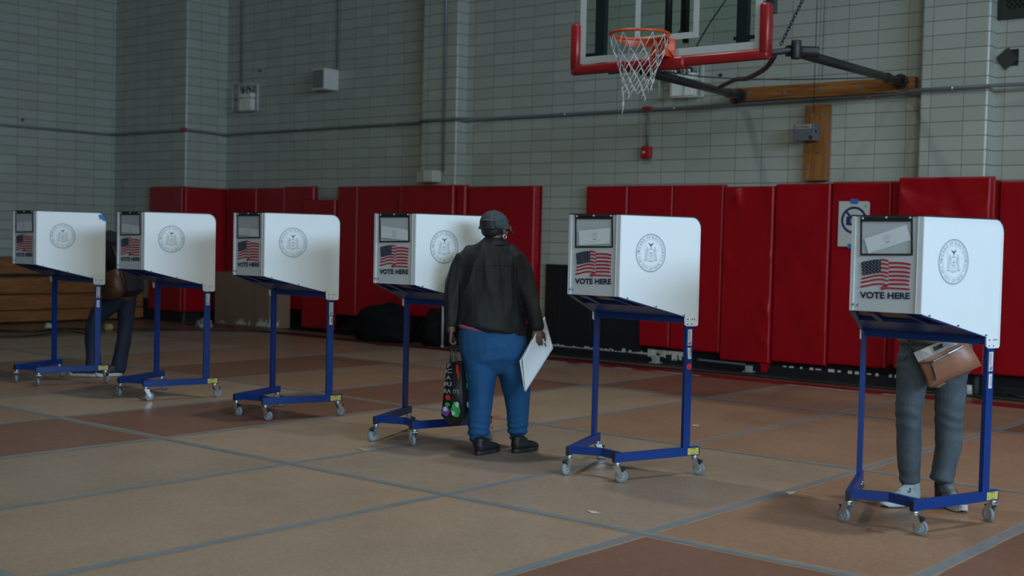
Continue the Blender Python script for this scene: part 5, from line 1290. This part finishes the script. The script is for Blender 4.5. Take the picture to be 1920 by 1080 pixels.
def jf(p, n_):
    zz = p.z; k = .0045*(-abs(noise.noise(Vector((p.x*5, p.y*5, p.z*11))))*1.6+.4)
    for zc, am, wd in ((.50, .0045, .07), (.13, .005, .06), (.74, .004, .05)): k += am*math.sin(zz*95+9*noise.noise(Vector((p.x*4, p.y*4, p.z*3))))*math.exp(-((zz-zc)/wd)**2)*(.4+1.2*abs(noise.noise(p*6+Vector((3, 1, 2)))))
    k += .007*noise.noise(Vector((p.x*6, p.y*6, p.z*3.5)))
    return k
jn = remeshed('jeans', [([Q(1755, 630), Q(1755, 655), Q(1754, 690), Q(1750, 712)], [(.185, .135), (.198, .145), (.195, .145), (.12, .10)]),
                   ([Q(1713, 668), Q(1710, 700), Q(1709, 732), Q(1704, 766, -.015), Q(1704, 800, -.01), Q(1704.5, 840), Q(1705, 880), Q(1705.5, 905)], [(.082, .10), (.079, .098), (.076, .092), (.071, .082), (.067, .078), (.063, .076), (.057, .068), (.055, .066)]),
                   ([Q(1783, 668), Q(1783, 700), Q(1782, 732), Q(1780, 766, -.015), Q(1779, 800, -.01), Q(1777, 840), Q(1770, 875), Q(1766, 900)], [(.092, .105), (.088, .10), (.083, .094), (.076, .085), (.073, .080), (.067, .076), (.060, .068), (.061, .067)])], .006, GREYJ, per, 3, jf, None, 22, OQ)
STI = mat('jeans_stitch', (.17, .19, .21), .8)
for ln in ([(1724, 735+i*6) for i in range(29)], [(1798-.07*i*6, 735+i*6) for i in range(27)]):
    P = on_surf(jn, [Q(x, y)-OQ for x, y in ln], .0005)
    if len(P) > 3: bm = nb(); tube(bm, P, .0012, 4); obj('seam', bm, STI, jn)
SHL = mat('dark_lace', (.05, .06, .07), .8)
hA_ = onZ(1722, 944, .010); shoe('sneaker', hA_, hA_-RH*.235-AH*.10, None, .115, 1.05, GRSH, SOLEW, per, OQ, .03, SHL)
hB_ = onZ(1767, 944, .010)+AH*.02; shoe('sneaker', hB_, hB_-AH*.255+RH*.035, None, .115, 1.05, mat('grey_green_shoe', (.14, .17, .17), .65, var=.3), SOLEW, per, OQ, .03, SHL)
for x_ in (1705, 1766): bm = nb(); tube(bm, [Q(x_, 905)-OQ, Q(x_+1, 935)-OQ], .040, 14); obj('sock', bm, BLACK, per)
# leather bag
OB = Q(1775, 690, -.17); t = thing('shoulder_bag', 'tilted brown leather bag with a white top band, worn in front of grey jeans', 'bag', OB)
def QB(x, y, o=0.): return Q(x, y, -.185-o)-OB
out_pts = [(1712.5, 661), (1740, 649), (1762, 640), (1800, 636), (1816, 645), (1829, 664), (1841, 685.5), (1813, 698), (1785, 709.5), (1762, 720.5), (1744, 728), (1739, 722), (1735, 706), (1722, 679)]
cx_, cy_2 = 1775, 682
bm = nb(); ringsets = []
for k, (sc_, off) in enumerate(((1.0, 0), (.985, .012), (.90, .026), (.6, .038), (.0, .042))):
    ringsets.append([bm.verts.new(QB(cx_+(x-cx_)*sc_, cy_2+(y-cy_2)*sc_, off)) for x, y in out_pts])
rb_ = [bm.verts.new(QB(cx_+(x-cx_)*.93, cy_2+(y-cy_2)*.90, -.022)) for x, y in out_pts]
allr = [rb_]+ringsets
for A_, B_ in zip(allr[:-1], allr[1:]):
    for j in range(len(out_pts)):
        j2 = (j+1) % len(out_pts); f = bm.faces.new((A_[j], A_[j2], B_[j2], B_[j])); f.smooth = True
bm.faces.new(list(reversed(rb_))); bmesh.ops.remove_doubles(bm, verts=bm.verts, dist=1e-5); obj('bag_body', bm, TAN, t)
def lift(x, y): 
    d = min(math.hypot((x-a), (y-b)) for a, b in out_pts); return .016+.0013*min(d, 22)
def onb(x, y, o=0.): return QB(x, y, lift(x, y)+o)
bm = nb(); lo = [(1722, 679), (1735, 673), (1750, 666), (1765, 659), (1780, 652), (1797, 645)]; up_ = [(1713, 661.5), (1726, 656), (1740, 650), (1755, 644), (1770, 640), (1790, 638)]
ribbon(bm, [onb(x, y, .006) for x, y in up_], [onb(x, y, .006) for x, y in lo]); o = obj('top_band', bm, CANV, t); s = o.modifiers.new('s', 'SOLIDIFY'); s.thickness = .004
bm = nb(); prism(bm, [onb(x, y, .016) for x, y in ((1749, 651), (1766, 644), (1769.5, 651), (1753, 658.5))], AH*.006); obj('buckle', bm, BLACK, t, .002)
bm = nb(); ribbon(bm, [onb(x, y, .010) for x, y in ((1724, 681), (1750, 676.5), (1778, 661), (1806, 646))], [onb(x, y, .010) for x, y in ((1725, 683.5), (1751, 679.5), (1780, 664.5), (1808, 649.5))], 0)
ribbon(bm, [onb(x, y, .012) for x, y in ((1750, 677.3), (1778, 662), (1806, 647))], [onb(x, y, .012) for x, y in ((1750.4, 678.6), (1779, 663.6), (1807, 648.6))], 1); obj('zipper', bm, [BLACK, STEEL], t)
bm = nb(); ribbon(bm, [onb(x, y, .014) for x, y in ((1743, 681), (1748, 698), (1752, 714))], [onb(x, y, .014) for x, y in ((1747, 680), (1752, 697), (1756, 712))]); o = obj('zip_pull', bm, BLACK, t); s = o.modifiers.new('s', 'SOLIDIFY'); s.thickness = .004
bm = nb(); tube(bm, [QB(1714, 661, .0), QB(1706, 648, -.01), QB(1704, 630, -.02), QB(1716, 560, .01), QB(1728, 505, .0)], .006, 8); tube(bm, [QB(1712, 657, .0), QB(1702, 668, .0), QB(1695, 676, -.01)], .004, 8); tube(bm, [QB(1812, 645, 0), QB(1818, 620, -.02), QB(1806, 560, .0), QB(1780, 500, .0)], .006, 8); obj('strap', bm, BLACK, t)

# --- person bending behind the far left booth
DL = 12.08
def V(px, py, dd=0.): return at(px, py, DL+dd)
OV = V(195, 706); OV.z = .009
per = thing('person', 'person in dark jacket and dark jeans bending over the far left booth', 'person', OV)
FL = (-RH+AH*.1).normalized()
HC3 = V(170, 424, .05); hd3 = head_chains(HC3, FL)
lh3 = V(160, 470, -.05); rh3 = V(165, 478, .18)
h1 = hand(lh3, -RH-UZ*.3, UZ, AH, (.2, .4, .4), .066, .0088, 1); h2 = hand(rh3, -RH-UZ*.3, UZ, AH, (.2, .4, .4), .066, .0088, -1)
remeshed('body', [([V(228, 560), V(228, 535), V(224, 505), V(214, 475), V(205, 455), V(192, 440)], [(.12, .13), (.15, .16), (.14, .16), (.14, .165), (.11, .15), (.07, .08)]),
                  ([V(198, 448), V(178, 430, .03)], [.062, .056]), ([V(205, 452, -.17), V(190, 485, -.18), lh3], [.05, .042, .027]), ([V(205, 452, .17), V(190, 485, .2), rh3], [.05, .042, .027]),
                  ([V(225, 550, -.07), V(180, 600, -.07), V(172, 640, -.06), V(172, 698, -.06)], [.085, .062, .05, .036]), ([V(234, 550, .08), V(236, 610, .08), V(228, 655, .08), V(216, 700, .08)], [.085, .06, .05, .036])]+h1+h2, .006, SKIN, per, 3, None, hd3(OV), 14, OV)
eyes(HC3, FL, per, OV)
def hair3(bm):
    M = Matrix((FL.cross(UZ).normalized(), FL, UZ)).transposed(); sph(bm, HC3-OV+UZ*.022-FL*.020, .098, (.90, 1.02, .95), 14, 0, M)
remeshed('hair', [], .008, HAIR, per, 3, None, hair3, 12, OV)
DJ = mat('dark_jacket', (.008, .009, .012), .8, var=.3, bump=.2, bscale=60)
remeshed('jacket', [([V(242, 548), V(238, 530), V(230, 505), V(218, 478), V(208, 456), V(196, 442)], [(.135, .19), (.15, .19), (.155, .185), (.155, .185), (.14, .18), (.08, .10)]),
                    ([V(206, 450, -.17), V(190, 486, -.19), V(164, 472, -.06)], [.062, .055, .040]), ([V(206, 450, .17), V(190, 486, .21), V(168, 478, .17)], [.062, .055, .040])], .010, DJ, per, 4, folds(7, .010), None, 20, OV)
remeshed('jeans', [([V(228, 535), V(229, 556)], [(.15, .16), (.13, .15)]),
                   ([V(222, 552, -.07), V(204, 572, -.07), V(183, 592, -.07), V(175, 612, -.07), V(173, 640, -.06), V(175, 668, -.06), V(175, 690, -.06)], [(.105, .11), (.095, .10), (.082, .09), (.074, .085), (.066, .08), (.068, .085), (.070, .088)]),
                   ([V(236, 552, .08), V(237, 580, .08), V(236, 610, .08), V(232, 640, .08), V(226, 668, .08), V(220, 695, .08)], [(.098, .10), (.088, .095), (.070, .085), (.066, .08), (.070, .085), (.076, .09)])], .009, NAVYJ, per, 3, folds(9, .008), None, 20, OV)
a = onZ(186, 706, .010); shoe('sneaker', a, a-RH*.28-AH*.02, None, .10, 1.05, BLKSH, SOLEW, per, OV, .030)
a = onZ(228, 704, .010); shoe('sneaker', a, a-RH*.20-AH*.16, None, .10, 1.05, BLKSH, SOLEW, per, OV, .030)
OB = V(214, 532, -.25); t = thing('shoulder_bag', 'dark brown leather bag hanging at the hip of the bending person', 'bag', OB)
def LBx(bm):
    pass
pts = [(192, 516), (206, 508), (222, 503), (229, 520), (235, 546), (228, 556), (212, 561), (194, 562), (188, 548)]
bm = nb(); rs = []
for sc_, off in ((1, -.05), (1.03, -.02), (1.03, .02), (.92, .05), (.5, .07), (0, .072)): rs.append([bm.verts.new(V(212+(x-212)*sc_, 534+(y-534)*sc_, -.25-off)-OB) for x, y in pts])
for A_, B_ in zip(rs[:-1], rs[1:]):
    for j in range(len(pts)): f = bm.faces.new((A_[j], A_[(j+1) % len(pts)], B_[(j+1) % len(pts)], B_[j])); f.smooth = True
bm.faces.new(list(reversed(rs[0]))); bmesh.ops.remove_doubles(bm, verts=bm.verts, dist=1e-5); obj('bag_body', bm, DKLEA, t)
bm = nb(); tube(bm, [V(224, 505, -.27)-OB, V(221, 488, -.22)-OB, V(211, 462, -.19)-OB, V(204, 448, -.10)-OB], .009, 8); tube(bm, [V(224, 504, -.30)-OB, V(230, 520, -.31)-OB, V(234, 542, -.31)-OB], .006, 8); obj('strap', bm, DKLEA, t)
